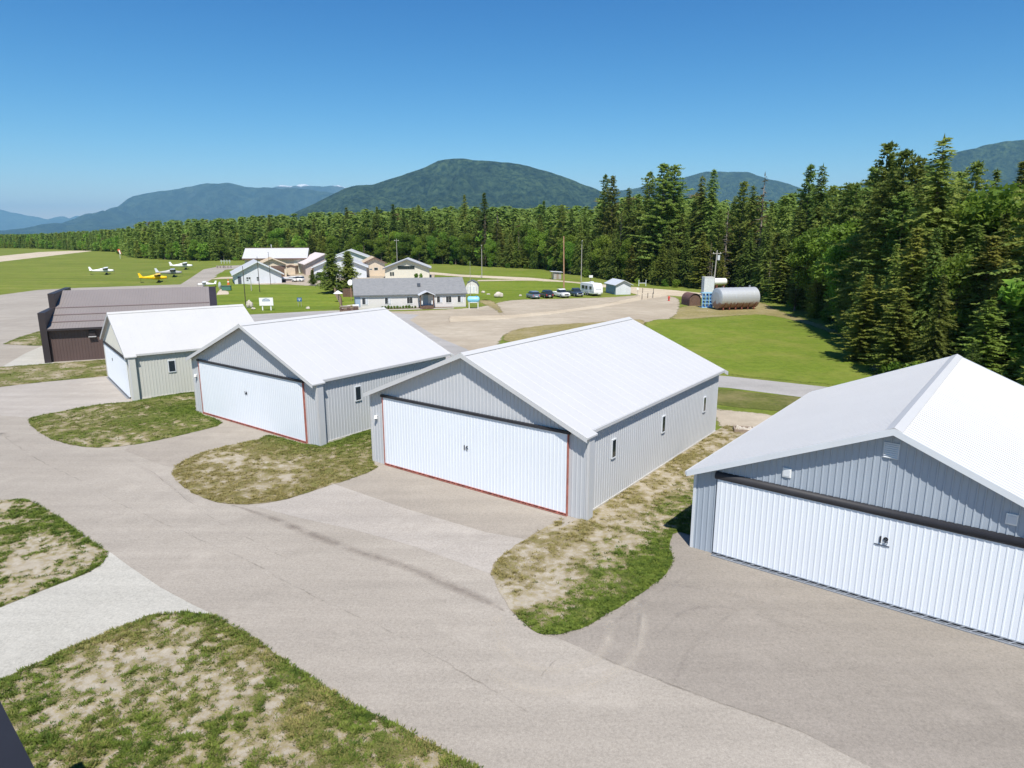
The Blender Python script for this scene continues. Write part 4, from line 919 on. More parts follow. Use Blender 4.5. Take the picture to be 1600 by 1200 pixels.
pickup(vloc(900,463.7,1.9), rad(-70), 'dark navy pickup truck parked beside the white travel trailer', 'navy_paint', L=5.2)
# travel trailer
t = empty('travel_trailer', vloc(926,463,2.6), rad(-64), 'white travel trailer parked between the navy pickup and the blue shed', 'trailer')
L = 6.0; w = 1.2
prof = [(-L/2,.55),(L/2-.1,.55),(L/2,.9),(L/2-.12,1.9),(L/2-.5,2.75),(L/2-.9,2.9),(-L/2+.35,2.9),(-L/2,2.6)]
MB().extrude_y(prof,-w,w).build('body', MATS['white_paint'], t, bevel=.08)
for (x,z,ww,hh,s) in ((-1.7,1.9,1.2,.7,-1),(-.3,1.9,.9,.7,-1),(1.5,1.9,.9,.6,-1),(-.5,1.9,1.5,.7,1)):
    window(t,'w',x,z,ww,hh,(lambda a,o,zz,s=s:(a, s*(w+o), zz)) if s>0 else (lambda a,o,zz:(-a if False else a,-(w+o),zz)),'mid_steel',.05)
MB().box(.35,.95,-w-.04,-w-.003,.6,2.4).build('door', MATS['white_trim'], t)
MB().box(-L/2+.1,L/2-.1,-w-.02,w+.02,.95,1.05).build('stripe', MATS['blue_silver_paint'], t)
MB().hexa([(L/2-.08,-.75,1.55),(L/2-.0,-.75,1.55),(L/2-.0,.75,1.55),(L/2-.08,.75,1.55),(L/2-.38,-.7,2.35),(L/2-.25,-.7,2.35),(L/2-.25,.7,2.35),(L/2-.38,.7,2.35)]).build('front_window', MATS['pale_blue_siding'], t)
MB().box(-.4,.4,-.35,.35,2.92,3.2).build('air_conditioner', MATS['white_trim'], t, bevel=.05)
for x in (-.5,.3):
    for s in (-1,1): wheel(t, x, s*(w-.05), .36)
MB().tube((L/2-.1,-.6,.5),(L/2+1.1,0,.5),.05,.05,6).tube((L/2-.1,.6,.5),(L/2+1.1,0,.5),.05,.05,6).build('hitch', MATS['dark_steel'], t)
MB().tube((L/2+.35,-.18,.55),(L/2+.35,-.18,1.0),.15,.15,10).tube((L/2+.35,.18,.55),(L/2+.35,.18,1.0),.15,.15,10).build('gas_bottles', MATS['white_paint'], t)
suv(vloc(452.5,440.5,1), rad(170), 'small white car left of two parked behind the lawn', 'white_paint', L=4.2, H=1.5)
suv(vloc(463,440.2,1), rad(170), 'small white car right of two parked behind the lawn', 'white_paint', L=4.2, H=1.6)
# blue shed
A = at(962,460.5); B = at(987,459.3); ang = rad(12); W = 3.7
t = empty('blue_shed', A, ang, 'blue sided shed with pale grey roof beside the travel trailer', 'shed'); D = 6.8; ze = 2.35; zr = 3.25
m = MB(); m.add([(0,0,0),(W,0,0),(W,0,ze),(W/2,0,zr),(0,0,ze)], [(0,1,2,3,4)]); m.build('front_wall', MATS['pale_blue_siding'], t)
m = MB(); ribbed(m,0,D,0,ze,lambda a,o,z:(-o,D-a,z),.35,.03); ribbed(m,0,D,0,ze,lambda a,o,z:(W+o,a,z),.35,.03); m.add([(0,D,0),(W,D,0),(W,D,ze),(W/2,D,zr),(0,D,ze)], [(4,3,2,1,0)]); m.build('wall', MATS['blue_siding'], t)
m = MB()
for s in (0,1):
    a = lambda u,y,dz: (u if s==0 else W-u, y, ze+(zr-ze)/(W/2)*u+dz)
    m.hexa([a(-.45,-.5,.01),a(W/2,-.5,.01),a(W/2,D+.4,.01),a(-.45,D+.4,.01),a(-.45,-.5,.12),a(W/2,-.5,.12),a(W/2,D+.4,.12),a(-.45,D+.4,.12)])
m.build('roof', MATS['shed_roof'], t)
MB().box(W*.32,W*.68,-.04,-.004,0,2.0).build('door', MATS['white_trim'], t)
# small grey shed at forest edge
A = at(865,436.5); t = empty('wood_shed', A, rad(6), 'small grey wood shed with flat sloping roof at the forest edge', 'shed')
m = MB(); 
for i in range(9): m.box(i*.27,i*.27+.255,0,2.4,0,2.1)
m.build('wall', MATS['grey_pole'], t); MB().hexa([(-.9,-.4,2.35),(2.8,-.4,2.12),(2.8,2.7,2.12),(-.9,2.7,2.35),(-.9,-.4,2.5),(2.8,-.4,2.27),(2.8,2.7,2.27),(-.9,2.7,2.5)]).build('roof', MATS['shed_roof'], t)
MB().box(-.75,-.6,0,.15,0,2.3).build('post', MATS['dark_wood'], t); MB().box(.9,1.6,-.04,-.004,0,1.9).build('door', MATS['weathered_wood'], t)
# white equipment box on stand behind trailer
p = at(923,441); t = empty('equipment_box', p, 0, 'white box on a post stand behind the travel trailer', 'box')
MB().box(-.55,.55,-.4,.4,1.3,2.0).build('housing', MATS['white_paint'], t, bevel=.05); MB().box(-.1,.1,-.1,.1,0,1.3).box(-.4,.4,-.3,.3,.8,.9).build('stand', MATS['weathered_wood'], t)
# gate, small sign, low wire fence, hydrant
p = at(998,447); t = empty('pipe_gate', p, rad(-4), 'white post and rail gate at the forest edge right of the blue shed', 'gate')
for x in (0,1.9): MB().box(x-.08,x+.08,-.08,.08,0,1.7).build('post', MATS['white_trim'], t)
MB().box(.08,1.82,-.05,.05,.75,.9).build('rail', MATS['white_trim'], t)
p = at(996,462); t = empty('small_sign', p, 0, 'small white sign on a post right of the blue shed', 'sign'); MB().tube((0,0,0),(0,0,1.6),.04,.04,6).build('post', MATS['grey_pole'], t); MB().box(-.22,.22,-.06,-.04,1.4,1.85).build('panel', MATS['white_paint'], t)
t = empty('wire_fence', at(1003,468), 0, 'low wire fence with dark posts along the dirt road', 'fence'); q0 = at(1003,468); m = MB()
pts_ = [at(1003,468)-q0, at(1012,466)-q0, at(1020,465.5)-q0, at(1021,459)-q0, at(1004,458)-q0]
for q in pts_: MB().tube((q.x,q.y,0),(q.x,q.y,1.2),.07,.06,6).build('post', MATS['dark_pole'], t)
for i in range(4):
    for z in (.5,.95): m.tube((*pts_[i],z),(*pts_[i+1],z),.012,.012,4)
m.build('wire', MATS['mid_steel'], t)
p = at(1045,470); t = empty('fire_hydrant', p, 0, 'red fire hydrant beside the dirt road', 'hydrant')
MB().tube((0,0,0),(0,0,.12),.22,.22,12).tube((0,0,.12),(0,0,.85),.15,.15,12).tube((0,0,.85),(0,0,1.05),.19,.06,12).build('barrel', MATS['red_paint'], t); MB().tube((-.28,0,.62),(.28,0,.62),.08,.08,8).tube((0,-.28,.55),(0,0,.55),.1,.1,8).build('outlet', MATS['red_paint'], t)
# ------------------------------------------------------------------ tanks
p = at(1119,484); q = at(1180,478.5); ang = math.atan2(q.y-p.y, q.x-p.x); 
ang = rad(16); t = empty('steel_tank', p, ang, 'large silver horizontal steel tank with rusty saddles by the forest edge', 'tank'); R = 1.95; Lt = 8.0; zc = 2.15; n = 40
m = MB(); rings = []
secs = [(-.25,.05),(-.22,R*.6),(-.1,R*.9),(0,R)]
x = 0
while x < Lt: secs += [(x+.001,R),(x+.9,R),(x+.93,R*1.012),(x+.97,R*1.012)]; x += 1.0
secs += [(Lt+.001,R),(Lt+.1,R*.9),(Lt+.22,R*.6),(Lt+.25,.05)]
m.loft([[(x,r*math.cos(2*math.pi*j/n),r*math.sin(2*math.pi*j/n)) for j in range(n)] for x,r in secs]); o = m.build('tank', MATS['galvanised_rusty'], t); o.location = (0,0,zc)
for i in range(6):
    x = .7+i*1.32; m = MB(); pr = []
    for k_ in range(9): a_ = math.pi*(1.12+.76*k_/8); pr.append((math.cos(a_)*R*1.03, math.sin(a_)*R*1.03+zc))
    inner = [(y*.965,(z-zc)*.965+zc) for y,z in pr]
    for k_ in range(8):
        y0,z0 = pr[k_]; y1,z1 = pr[k_+1]; y2,z2 = inner[k_+1]; y3,z3 = inner[k_]
        m.hexa([(x-.07,y0,z0),(x+.07,y0,z0),(x+.07,y3,z3),(x-.07,y3,z3),(x-.07,y1,z1),(x+.07,y1,z1),(x+.07,y2,z2),(x-.07,y2,z2)])
    m.box(x-.1,x+.1,-1.3,-1.1,0,.6); m.box(x-.1,x+.1,1.1,1.3,0,.6); m.box(x-.1,x+.1,-1.3,1.3,.0,.13); m.build('saddle', MATS['rust'], t)
MB().tube((6.9,0,zc+R-.02),(6.9,0,zc+R+.35),.18,.18,10).tube((1.2,0,zc+R-.02),(1.2,0,zc+R+.2),.12,.12,10).build('hatch', MATS['mid_steel'], t)
p = at(1117,458); t = empty('white_tank', p, rad(8), 'white horizontal tank on a raised stand behind the silver tank', 'tank')
m = MB(); capsule(m,2.6,.85,2.6); m.build('tank', MATS['white_paint'], t, smooth=True)
t.location = (p.x+1.6, p.y+2, 0)
for s in (-1,1): MB().box(s*.9-.1,s*.9+.1,-.6,.6,0,1.9).build('leg', MATS['rust'], t)
p = at(1105,462); t = empty('white_container', p, rad(6), 'tall pale grey metal cabinet behind the blue crates', 'container')
m = MB(); ribbed(m,-1.15,1.15,.1,4.2,lambda a,o,z:(a,-.9-o,z),.3,.05); ribbed(m,-.9,.9,.1,4.2,lambda a,o,z:(1.15+o,a,z),.3,.05); ribbed(m,-.9,.9,.1,4.2,lambda a,o,z:(-1.15-o,-a,z),.3,.05); m.box(-1.14,1.14,-.89,.9,.1,4.2); m.build('body', MATS['white_trim'], t)
MB().box(-1.2,1.2,-.97,.95,4.203,4.3).build('roof', MATS['white_paint'], t)
p = at(1105,481); t = empty('blue_crate', p, rad(6), 'light blue metal cage filled with dark blue drums beside the silver tank', 'crate')
m = MB(); m.box(-1.1,1.1,-.02,1.4,.0,.12); m.box(-1.1,1.1,-.02,1.4,2.75,2.9); 
for x in (-1.1,-.4,.3,1.0): m.box(x,x+.1,-.02,.1,.12,2.75)
for z in (.75,1.4,2.05): m.box(-1.1,1.1,-.015,.08,z,z+.09)
m.box(1.02,1.1,.1,1.4,.12,2.75); m.build('cage', MATS['crate_light_blue'], t)
m = MB()
for x in (-.72,0,.67):
    for z in (.14,.86,1.5,2.15): m.tube((x,.45,z),(x,.45,z+.55),.27,.27,12)
m.build('drums', MATS['crate_blue'], t)
p = at(1086,478); t = empty('culvert_hut', p, rad(12), 'rusty brown arched steel hut left of the blue crates', 'hut'); R = 1.2; m = MB(); pr = [(-R,0),(-R,1.2)]+[(-R*math.cos(math.pi*i/12), 1.2+R*math.sin(math.pi*i/12)) for i in range(1,12)]+[(R,1.2),(R,0)]
n = len(pr); vs = []; y = 0; k_ = 0
while y <= 3.6: sc = 1.0 if k_%2 else 1.025; vs += [(x*sc,y,z*sc) for x,z in pr]; y += .15; k_ += 1
m.add(vs, [(j*n+i,j*n+i+1,(j+1)*n+i+1,(j+1)*n+i) for j in range(k_-1) for i in range(n-1)]); m.build('shell', MATS['rust_brown'], t)
MB().extrude_y([(x*.97,z*.97) for x,z in pr][::-1],.25,.3).build('end_wall', MATS['dark_wood'], t)
# ------------------------------------------------------------------ aircraft
def plane(px_, py, rz, label, main, fin=None, L=7.4):
    p = at(px_,py); t = empty('light_aircraft', p, rz, label, 'aircraft', 'light aircraft parked on the airfield grass'); k = L/7.4
    M_ = MATS[main]; m = MB()
    secs = [(3.2,.18,.2,1.35),(3.05,.36,.36,1.35),(2.3,.48,.46,1.35),(1.5,.52,.55,1.4),(.9,.55,.72,1.52),(-.3,.52,.72,1.52),(-1.2,.42,.52,1.45),(-2.6,.24,.32,1.42),(-4.0,.06,.2,1.45)]
    m.loft([[(x*k,a*math.cos(2*math.pi*j/12)*k,(z+b*math.sin(2*math.pi*j/12))*k) for j in range(12)] for x,a,b,z in secs]); m.build('fuselage', M_, t, smooth=True)
    m = MB(); 
    for s in (-1,1): m.hexa([(1.4*k,0,2.16*k),(-.1*k,0,2.16*k),(-.0*k,s*5*k,2.33*k),(1.15*k,s*5*k,2.33*k),(1.4*k,0,2.30*k),(-.1*k,0,2.24*k),(-.0*k,s*5*k,2.38*k),(1.15*k,s*5*k,2.42*k)])
    m.build('wing', M_, t)
    m = MB(); m.hexa([(-3.1*k,-.04,1.55*k),(-4.1*k,-.04,1.5*k),(-4.1*k,.04,1.5*k),(-3.1*k,.04,1.55*k),(-3.85*k,-.03,2.75*k),(-4.4*k,-.03,2.7*k),(-4.4*k,.03,2.7*k),(-3.85*k,.03,2.75*k)]); m.build('tail_fin', MATS[fin or main], t, bevel=.02)
    m = MB(); m.hexa([(-3.3*k,-1.55*k,1.5*k),(-4.1*k,-1.55*k,1.5*k),(-4.1*k,1.55*k,1.5*k),(-3.3*k,1.55*k,1.5*k),(-3.3*k,-1.55*k,1.56*k),(-4.1*k,-1.55*k,1.54*k),(-4.1*k,1.55*k,1.54*k),(-3.3*k,1.55*k,1.56*k)]); m.build('tailplane', M_, t)
    m = MB(); m.loft([[(x*k,a*math.cos(2*math.pi*j/10)*k,(z+b*math.sin(2*math.pi*j/10))*k) for j in range(10)] for x,a,b,z in ((1.62,.44,.2,1.82),(1.2,.54,.42,1.78),(.2,.535,.45,1.78),(-.5,.44,.3,1.74))]); m.build('cabin_glass', MATS['window_glass'], t)
    for s in (-1,1):
        MB().tube((.8*k,s*.45*k,1.1*k),(.5*k,s*2.6*k,2.2*k),.04,.04,6).build('wing_strut', M_, t)
        MB().tube((.9*k,s*.35*k,1.0*k),(.9*k,s*.95*k,.35*k),.05,.04,6).build('landing_gear', M_, t)
        MB().tube((.9*k,s*.9*k,.3*k),(.9*k,s*1.08*k,.3*k),.3*k,.3*k,12).build('wheel', MATS['black_rubber'], t)
    MB().tube((-3.8*k,-.06,.12),(-3.8*k,.06,.12),.12,.12,8).tube((-3.7*k,0,1.3*k),(-3.8*k,0,.2),.03,.03,5).build('tail_wheel', MATS['black_rubber'], t)
    MB().hexa([(3.3*k,-.06,.45*k),(3.35*k,-.02,.45*k),(3.35*k,.06,.45*k),(3.3*k,.02,.45*k),(3.3*k,-.02,2.25*k),(3.35*k,-.06,2.25*k),(3.35*k,.02,2.25*k),(3.3*k,.06,2.25*k)]).build('propeller', MATS['dark_steel'], t)
    return t
plane(162,429,rad(24),'white high-wing light aircraft standing alone on the airfield grass','white_paint')
plane(243,441,rad(22),'bright yellow high-wing light aircraft on the airfield grass','yellow_paint')
plane(267,432.5,rad(24),'silver-grey high-wing light aircraft between the yellow and the rear white one','aircraft_grey','white_trim',L=7.8)
plane(286,421,rad(20),'white high-wing light aircraft nearest the forest behind the silver-grey one','white_paint',L=8.2)
# windsock
p = at(188,404); t = empty('windsock', p, 0, 'orange windsock hanging from a short white post on the airfield', 'windsock')
h = zat(389,p); MB().tube((0,0,0),(0,0,h),.12,.1,8).build('post', MATS['white_trim'], t); MB().tube((-.5,0,h-.3),(.7,-.2,h-2.8),.75,.45,10).build('sock', MATS['orange_fabric'], t); MB().tube((.2,-.5,h-.8),(.8,-.7,h-2.9),.35,.3,8).build('sock_band', MATS['white_paint'], t)
# pipe rack at forest edge, and small things by the far apron
p = at(346,412); t = empty('pipe_rack', p, 0, 'long white pipe rack standing at the forest edge beyond the taxiway', 'rack'); q = at(364,411.5)-p
for i in range(4): MB().tube((q.x*i/3,0,0),(q.x*i/3,0,1.9),.09,.09,6).build('post', MATS['white_trim'], t)
MB().tube((-.5,0,1.2),(q.x+.5,0,1.25),.09,.09,6).build('rail', MATS['white_trim'], t)
t = plane(322,449,rad(200),'small white aircraft partly hidden behind the brown hangar roof','white_paint',L=4.6)
p = at(347,452); t = empty('satellite_dish', p, 0, 'large white satellite dish beside the green bin on the lawn', 'dish')
m = MB(); rr = [(0,.05),(.12,.5),(.3,.95)]; m.loft([[(-.2-x,r*math.cos(2*math.pi*j/14),1.0+r*math.sin(2*math.pi*j/14)) for j in range(14)] for x,r in rr], cap=False); m.build('dish', MATS['white_paint'], t); MB().tube((-.1,0,0),(-.15,0,1),.08,.08,6).build('post', MATS['dark_steel'], t)
p = at(355,454); t = empty('green_bin', p, rad(8), 'low dark green bin beside the large satellite dish', 'bin'); MB().box(-1.2,1.0,-.5,.5,.05,1.1).build('body', MATS['green_paint'], t, bevel=.06); MB().box(-1.25,1.05,-.55,.55,1.103,1.2).build('lid', MATS['dark_steel'], t)
p = at(357,445); t = empty('traffic_cone', p, 0, 'tall orange and white marker beside the left corner of the pale blue-white building', 'marker'); MB().tube((0,0,0),(0,0,1.5),.35,.12,10).build('cone', MATS['orange_fabric'], t); MB().tube((0,0,.7),(0,0,1.0),.26,.20,10).build('band', MATS['white_paint'], t)
# small crates by the shop
for i,(x,y,lb) in enumerate(((344,419,'pinkish pallet stack nearer the taxiway beyond the pale blue-white building'),(356,419,'pinkish pallet stack next to the corner of the pale blue-white building'))):
    p = at(x,y); t = empty('pallet_stack', p, .1, lb, 'pallets', 'pallet stacks'); m = MB()
    for k_ in range(5): m.box(-1.3,1.3,-.6,.6,k_*.22,k_*.22+.05); [m.box(a_,a_+.12,-.6,.6,k_*.22+.053,k_*.22+.19) for a_ in (-1.3,-.06,1.18)]
    m.build('pallets', MATS['pink_siding'], t)
# ------------------------------------------------------------------ foliage materials
def leaf_mat(name, lo, hi, alt):
    m, nt, b = new_mat(name); g = N(nt,'ShaderNodeNewGeometry'); oi = N(nt,'ShaderNodeObjectInfo')
    n1 = noise_n(nt, g.outputs['Position'], 0.12, 3); n2 = noise_n(nt, g.outputs['Position'], 1.3, 3, 0.7)
    c = ramp(nt, n2, [(0.3,lo),(0.7,hi)])
    c = mix(nt, ramp(nt, n1, [(0.42,(0,0,0)),(0.62,(0.65,)*3)]), c, alt)
    hs = N(nt,'ShaderNodeHueSaturation'); nt.links.new(c, hs.inputs['Color'])
    v = N(nt,'ShaderNodeMapRange'); nt.links.new(oi.outputs['Random'], v.inputs[0]); v.inputs[3].default_value = 0.68; v.inputs[4].default_value = 1.35; nt.links.new(v.outputs[0], hs.inputs['Value'])
    v2 = N(nt,'ShaderNodeMath', operation='MULTIPLY_ADD'); nt.links.new(oi.outputs['Random'], v2.inputs[0]); v2.inputs[1].default_value = 7.31; fr_ = N(nt,'ShaderNodeMath', operation='FRACT'); nt.links.new(v2.outputs[0], fr_.inputs[0])
    v3 = N(nt,'ShaderNodeMapRange'); nt.links.new(fr_.outputs[0], v3.inputs[0]); v3.inputs[3].default_value = 0.485; v3.inputs[4].default_value = 0.525; nt.links.new(v3.outputs[0], hs.inputs['Hue'])
    nt.links.new(hs.outputs[0], b.inputs['Base Color']); b.inputs['Roughness'].default_value = 0.55; b.inputs['Specular IOR Level'].default_value = 0.25
    tr = N(nt,'ShaderNodeBsdfTranslucent'); nt.links.new(hs.outputs[0], tr.inputs['Color'])
    mx = N(nt,'ShaderNodeMixShader'); mx.inputs[0].default_value = 0.5; nt.links.new(b.outputs[0], mx.inputs[1]); nt.links.new(tr.outputs[0], mx.inputs[2])
    nt.links.new(mx.outputs[0], nt.nodes['Material Output'].inputs['Surface']); return m
leaf_mat('spruce_needles', (0.126,0.186,0.043), (0.246,0.318,0.074), (0.282,0.330,0.077))
leaf_mat('pine_needles', (0.134,0.190,0.040), (0.269,0.336,0.081), (0.290,0.326,0.077))
leaf_mat('larch_needles', (0.162,0.207,0.036), (0.302,0.353,0.073), (0.302,0.297,0.067))
leaf_mat('broad_leaves', (0.105,0.200,0.023), (0.231,0.336,0.044), (0.263,0.357,0.053))
leaf_mat('dead_needles', (0.12,0.085,0.04), (0.23,0.17,0.08), (0.16,0.14,0.05))
paint('bark', (0.16,0.12,0.095), 0.9, 0.25, 2); paint('dead_bark', (0.30,0.25,0.21), 0.9, 0.25, 2)
# ------------------------------------------------------------------ tree prototypes
def tri_mesh(name, V, mat):
    V = np.asarray(V, dtype=np.float32).reshape(-1,3); me = bpy.data.meshes.new(name); n = len(V)
    me.vertices.add(n); me.vertices.foreach_set('co', V.ravel()); me.loops.add(n); me.loops.foreach_set('vertex_index', np.arange(n, dtype=np.int32))
    me.polygons.add(n//3); me.polygons.foreach_set('loop_start', np.arange(0,n,3,dtype=np.int32)); me.polygons.foreach_set('loop_total', np.full(n//3,3,dtype=np.int32))
    me.update(); me.validate(); me.materials.append(mat); return me
def conifer_tris(seed, h, R, cb, lev, nb, spray, shape=0.85, droop=0.25, rough=0.15, gaps=0.1, upturn=0.0, clump=False):
    """unit: metres. returns Nx3x3 array of needle sprays"""
    rng = np.random.default_rng(seed); out = []
    z = cb*h; k = 0; side_amp = rng.uniform(0.75,1.1,16)
    while z < h*0.985:
        f = (z-cb*h)/(h-cb*h)
        prof = (1-f)**shape*min(1, 0.55+f*3.0)
        n = max(3, int(nb*(0.55+0.45*(1-f)))); a0 = rng.uniform(0,6.28)
        for j in range(n):
            if rng.random() < gaps: continue
            a = a0+6.283*j/n+rng.uniform(-.35,.35); sect = side_amp[int((a%6.283)/6.283*16)]*(1+0.25*math.sin(z*1.7+seed))
            L = max(0.25, R*prof*sect*rng.uniform(1-rough*2,1+rough)); ca, sa = math.cos(a), math.sin(a)
            ns = max(2, int(L/spray*1.9)); zz = z+rng.uniform(-.15,.15)
            for i in range(ns):
                t = (i+0.6)/ns
                if clump and t < 0.2: continue
                r = L*t; dz = -droop*L*t*t+upturn*L*t
                px_, py_, pz = ca*r, sa*r, zz+dz
                ln = spray*(1.25-0.5*t)*rng.uniform(.7,1.3)
                for sgn in ((-1,1) if i < ns-1 else (-1,0,1)):
                    b = a+sgn*rng.uniform(.6,1.15); tilt = rng.uniform(-.55,.25)+(0.35 if clump else 0)
                    d = np.array([math.cos(b)*math.cos(tilt), math.sin(b)*math.cos(tilt), math.sin(tilt)])
                    w = np.array([-math.sin(b), math.cos(b), rng.uniform(-.7,.7)])*ln*0.42
                    p0 = np.array([px_,py_,pz]); out.append([p0-w*.8, p0+w*.8, p0+d*ln])
                    if clump:
                        b2 = rng.uniform(0,6.28); d2 = np.array([math.cos(b2)*.6, math.sin(b2)*.6, .75]); w2 = np.array([-math.sin(b2), math.cos(b2), 0])*ln*.34
                        out.append([p0-w2, p0+w2, p0+d2*ln*.9])
        z += lev*(0.75+0.5*rng.random())*(1.1-0.45*f); k += 1
    for i in range(6):
        b = 1.05*i; out.append([np.array([0,0,h*.985-.3])+np.array([math.cos(b),math.sin(b),0])*.12, np.array([0,0,h*.985-.3])-np.array([math.cos(b),math.sin(b),0])*.12, np.array([0,0,h+.1])])
    return np.array(out)
def broad_tris(seed, h, R, cb, n, leaf):
    rng = np.random.default_rng(seed); out = []; blobs = []
    for i in range(16):
        f = rng.random(); z = h*(cb+(0.9-cb)*f); rr = R*math.sin(math.pi*(0.18+0.72*f))*rng.uniform(.2,.75); a = rng.uniform(0,6.28)
        blobs.append((math.cos(a)*rr, math.sin(a)*rr, z, R*rng.uniform(.28,.5)))
    blobs.append((0,0,h*.86,R*.35))
    for i in range(n):
        bx, by, bz, br = blobs[rng.integers(len(blobs))]; q = rng.normal(size=3); q /= np.linalg.norm(q); q[2] *= .85
        p0 = np.array([bx,by,bz])+q*br*rng.uniform(.55,1.1); d = rng.normal(size=3); d /= np.linalg.norm(d); w = np.cross(d, rng.normal(size=3)); w /= np.linalg.norm(w)
        s = leaf*rng.uniform(.6,1.3); out.append([p0-w*s*.45, p0+w*s*.45, p0+d*s])
    return np.array(out), blobs
def trunk_mesh(seed, h, r, top=0.96, limbs=0, L=1.0, cb=0.1, mat='bark', blobs=None):
    rng = random.Random(seed); m = MB(); pts = []; k = 6
    for i in range(k+1): f = i/k; pts.append((rng.uniform(-.03,.03)*(i>0)*h*.05, rng.uniform(-.03,.03)*(i>0)*h*.05, h*top*f, r*(1-f)**.8+.02))
    m.loft([[(x+q*math.cos(6.283*j/7),y+q*math.sin(6.283*j/7),z) for j in range(7)] for x,y,z,q in pts])
    for i in range(limbs):
        f = cb+(0.93-cb)*(i+.5)/limbs; a = rng.uniform(0,6.28); l = L*(1-f)**.7*rng.uniform(.5,1.0)
        m.tube((0,0,h*f),(math.cos(a)*l,math.sin(a)*l,h*f+l*rng.uniform(-.15,.25)),.05+.04*(1-f),.012,4,False)
    if blobs:
        for bx,by,bz,br in blobs[:10]: m.tube((0,0,bz*.55),(bx,by,bz),r*.35,.03,5,False)
    me = bpy.data.meshes.new('trunk'); me.from_pydata(m.v, [], m.f); me.materials.append(MATS[mat]); me.update(); return me
PROTO = {}
def addp(kind, h, crown, trunk): PROTO.setdefault(kind, []).append((h, crown, trunk))
for i in range(3): addp('lawnspruce', 11, tri_mesh('crown', conifer_tris(210+i, 11, 2.7, .10, .20, 12, .50, .6, .3, .16, .04), MATS['spruce_needles']), trunk_mesh(211+i, 11, .2))
for i in range(4):
    h = 20; addp('spruce', h, tri_mesh('crown', conifer_tris(10+i, h, 4.0+.3*i, .03, .36, 10, .46, .85, .22, .14, .05), MATS['spruce_needles']), trunk_mesh(i, h, .26))
for i in range(3):
    h = 24; addp('fir', h, tri_mesh('crown', conifer_tris(30+i, h, 4.7, .07, .40, 10, .52, .66, .26, .22, .10), MATS['pine_needles']), trunk_mesh(20+i, h, .33, limbs=14, L=2.5, cb=.06))
for i in range(3):
    h = 24; addp('pine', h, tri_mesh('crown', conifer_tris(50+i, h, 4.9, .10, .50, 9, .58, .55, .05, .26, .12, .22, True), MATS['pine_needles']), trunk_mesh(40+i, h, .36, limbs=10, L=2.5, cb=.12))
for i in range(3):
    h = 14; addp('larch', h, tri_mesh('crown', conifer_tris(70+i, h, 3.5, .02, .30, 10, .40, .72, .06, .2, .05, .1), MATS['larch_needles']), trunk_mesh(60+i, h, .18))
for i in range(3):
    h = 13; tr_, bl = broad_tris(90+i, h, 3.9, .2, 9000, .36); addp('broadleaf', h, tri_mesh('crown', tr_, MATS['broad_leaves']), trunk_mesh(80+i, h, .2, .85, blobs=bl))
for i in range(2):
    h = 18; addp('dead', h, tri_mesh('crown', conifer_tris(110+i, h, 2.2, .15, .75, 6, .5, .7, .3, .4, .45), MATS['dead_needles']), trunk_mesh(100+i, h, .22, .99, limbs=60, L=2.2, cb=.12, mat='dead_bark'))
for i in range(2):
    tr_, bl = broad_tris(130+i, 3.0, 1.7, .1, 1500, .30); addp('bush', 3.0, tri_mesh('crown', tr_, MATS['broad_leaves']), trunk_mesh(120+i, 3.0, .06, .8, blobs=bl))
NAMES = dict(lawnspruce='spruce_tree', spruce='spruce_tree', fir='fir_tree', pine='pine_tree', larch='larch_tree', broadleaf='broadleaf_tree', dead='dying_conifer', bush='bush')
CATS = dict(lawnspruce='spruce', spruce='spruce', fir='fir', pine='pine', larch='young conifer', broadleaf='deciduous tree', dead='dying tree', bush='bush')
DESC = dict(spruce='dark green conical spruce', fir='mid green layered fir', pine='clumpy open-crowned pine', larch='yellow-green young conifer', broadleaf='bright green leafy tree', dead='brown half-dead conifer', bush='bright green bush')
def plant(kind, i, p, h, label, group, wide=1.0, rot=None):
    H0, cr, tk = PROTO[kind][i % len(PROTO[kind])]; s = h/H0
    t = empty(NAMES[kind], (p[0],p[1],-.05), rot if rot is not None else (i*2.399) % 6.283, label, CATS[kind], group); t.scale = (s*wide, s*wide, s)
    for nm, me in (('trunk', tk), ('crown', cr)):
        o = bpy.data.objects.new(nm, me); coll.objects.link(o); o.parent = t
    return t
# ------------------------------------------------------------------ forest layout
def interp(x, tab):
    if x <= tab[0][0]: return tab[0][1]
    for (a, ya), (b_, yb) in zip(tab, tab[1:]):
        if x <= b_: return ya+(yb-ya)*(x-a)/(b_-a)
    return tab[-1][1]
EDGE = [(-300,386),(0,387.5),(90,388.5),(205,394),(225,402),(260,405),(330,408),(385,407),(480,408),(560,409),(700,413),(760,417),(850,421),(905,432),(1000,444),(1060,450),(1150,459),(1200,470),(1290,506),(1330,536),(1368,578),(1450,612),(1560,650),(1700,720)]
CAN = [(-300,368),(0,368),(100,365),(225,358),(250,349),(330,345),(400,342),(480,338),(560,333),(640,330),(700,328),(800,326),(900,328),(930,318),(1000,312),(1060,312),(1120,312),(1180,315),(1230,310),(1290,300),(1340,268),(1400,270),(1450,278),(1480,305),(1530,300),(1570,275),(1620,262),(1800,250)]
def edge_d(x): return at(800, interp(x, EDGE)).y
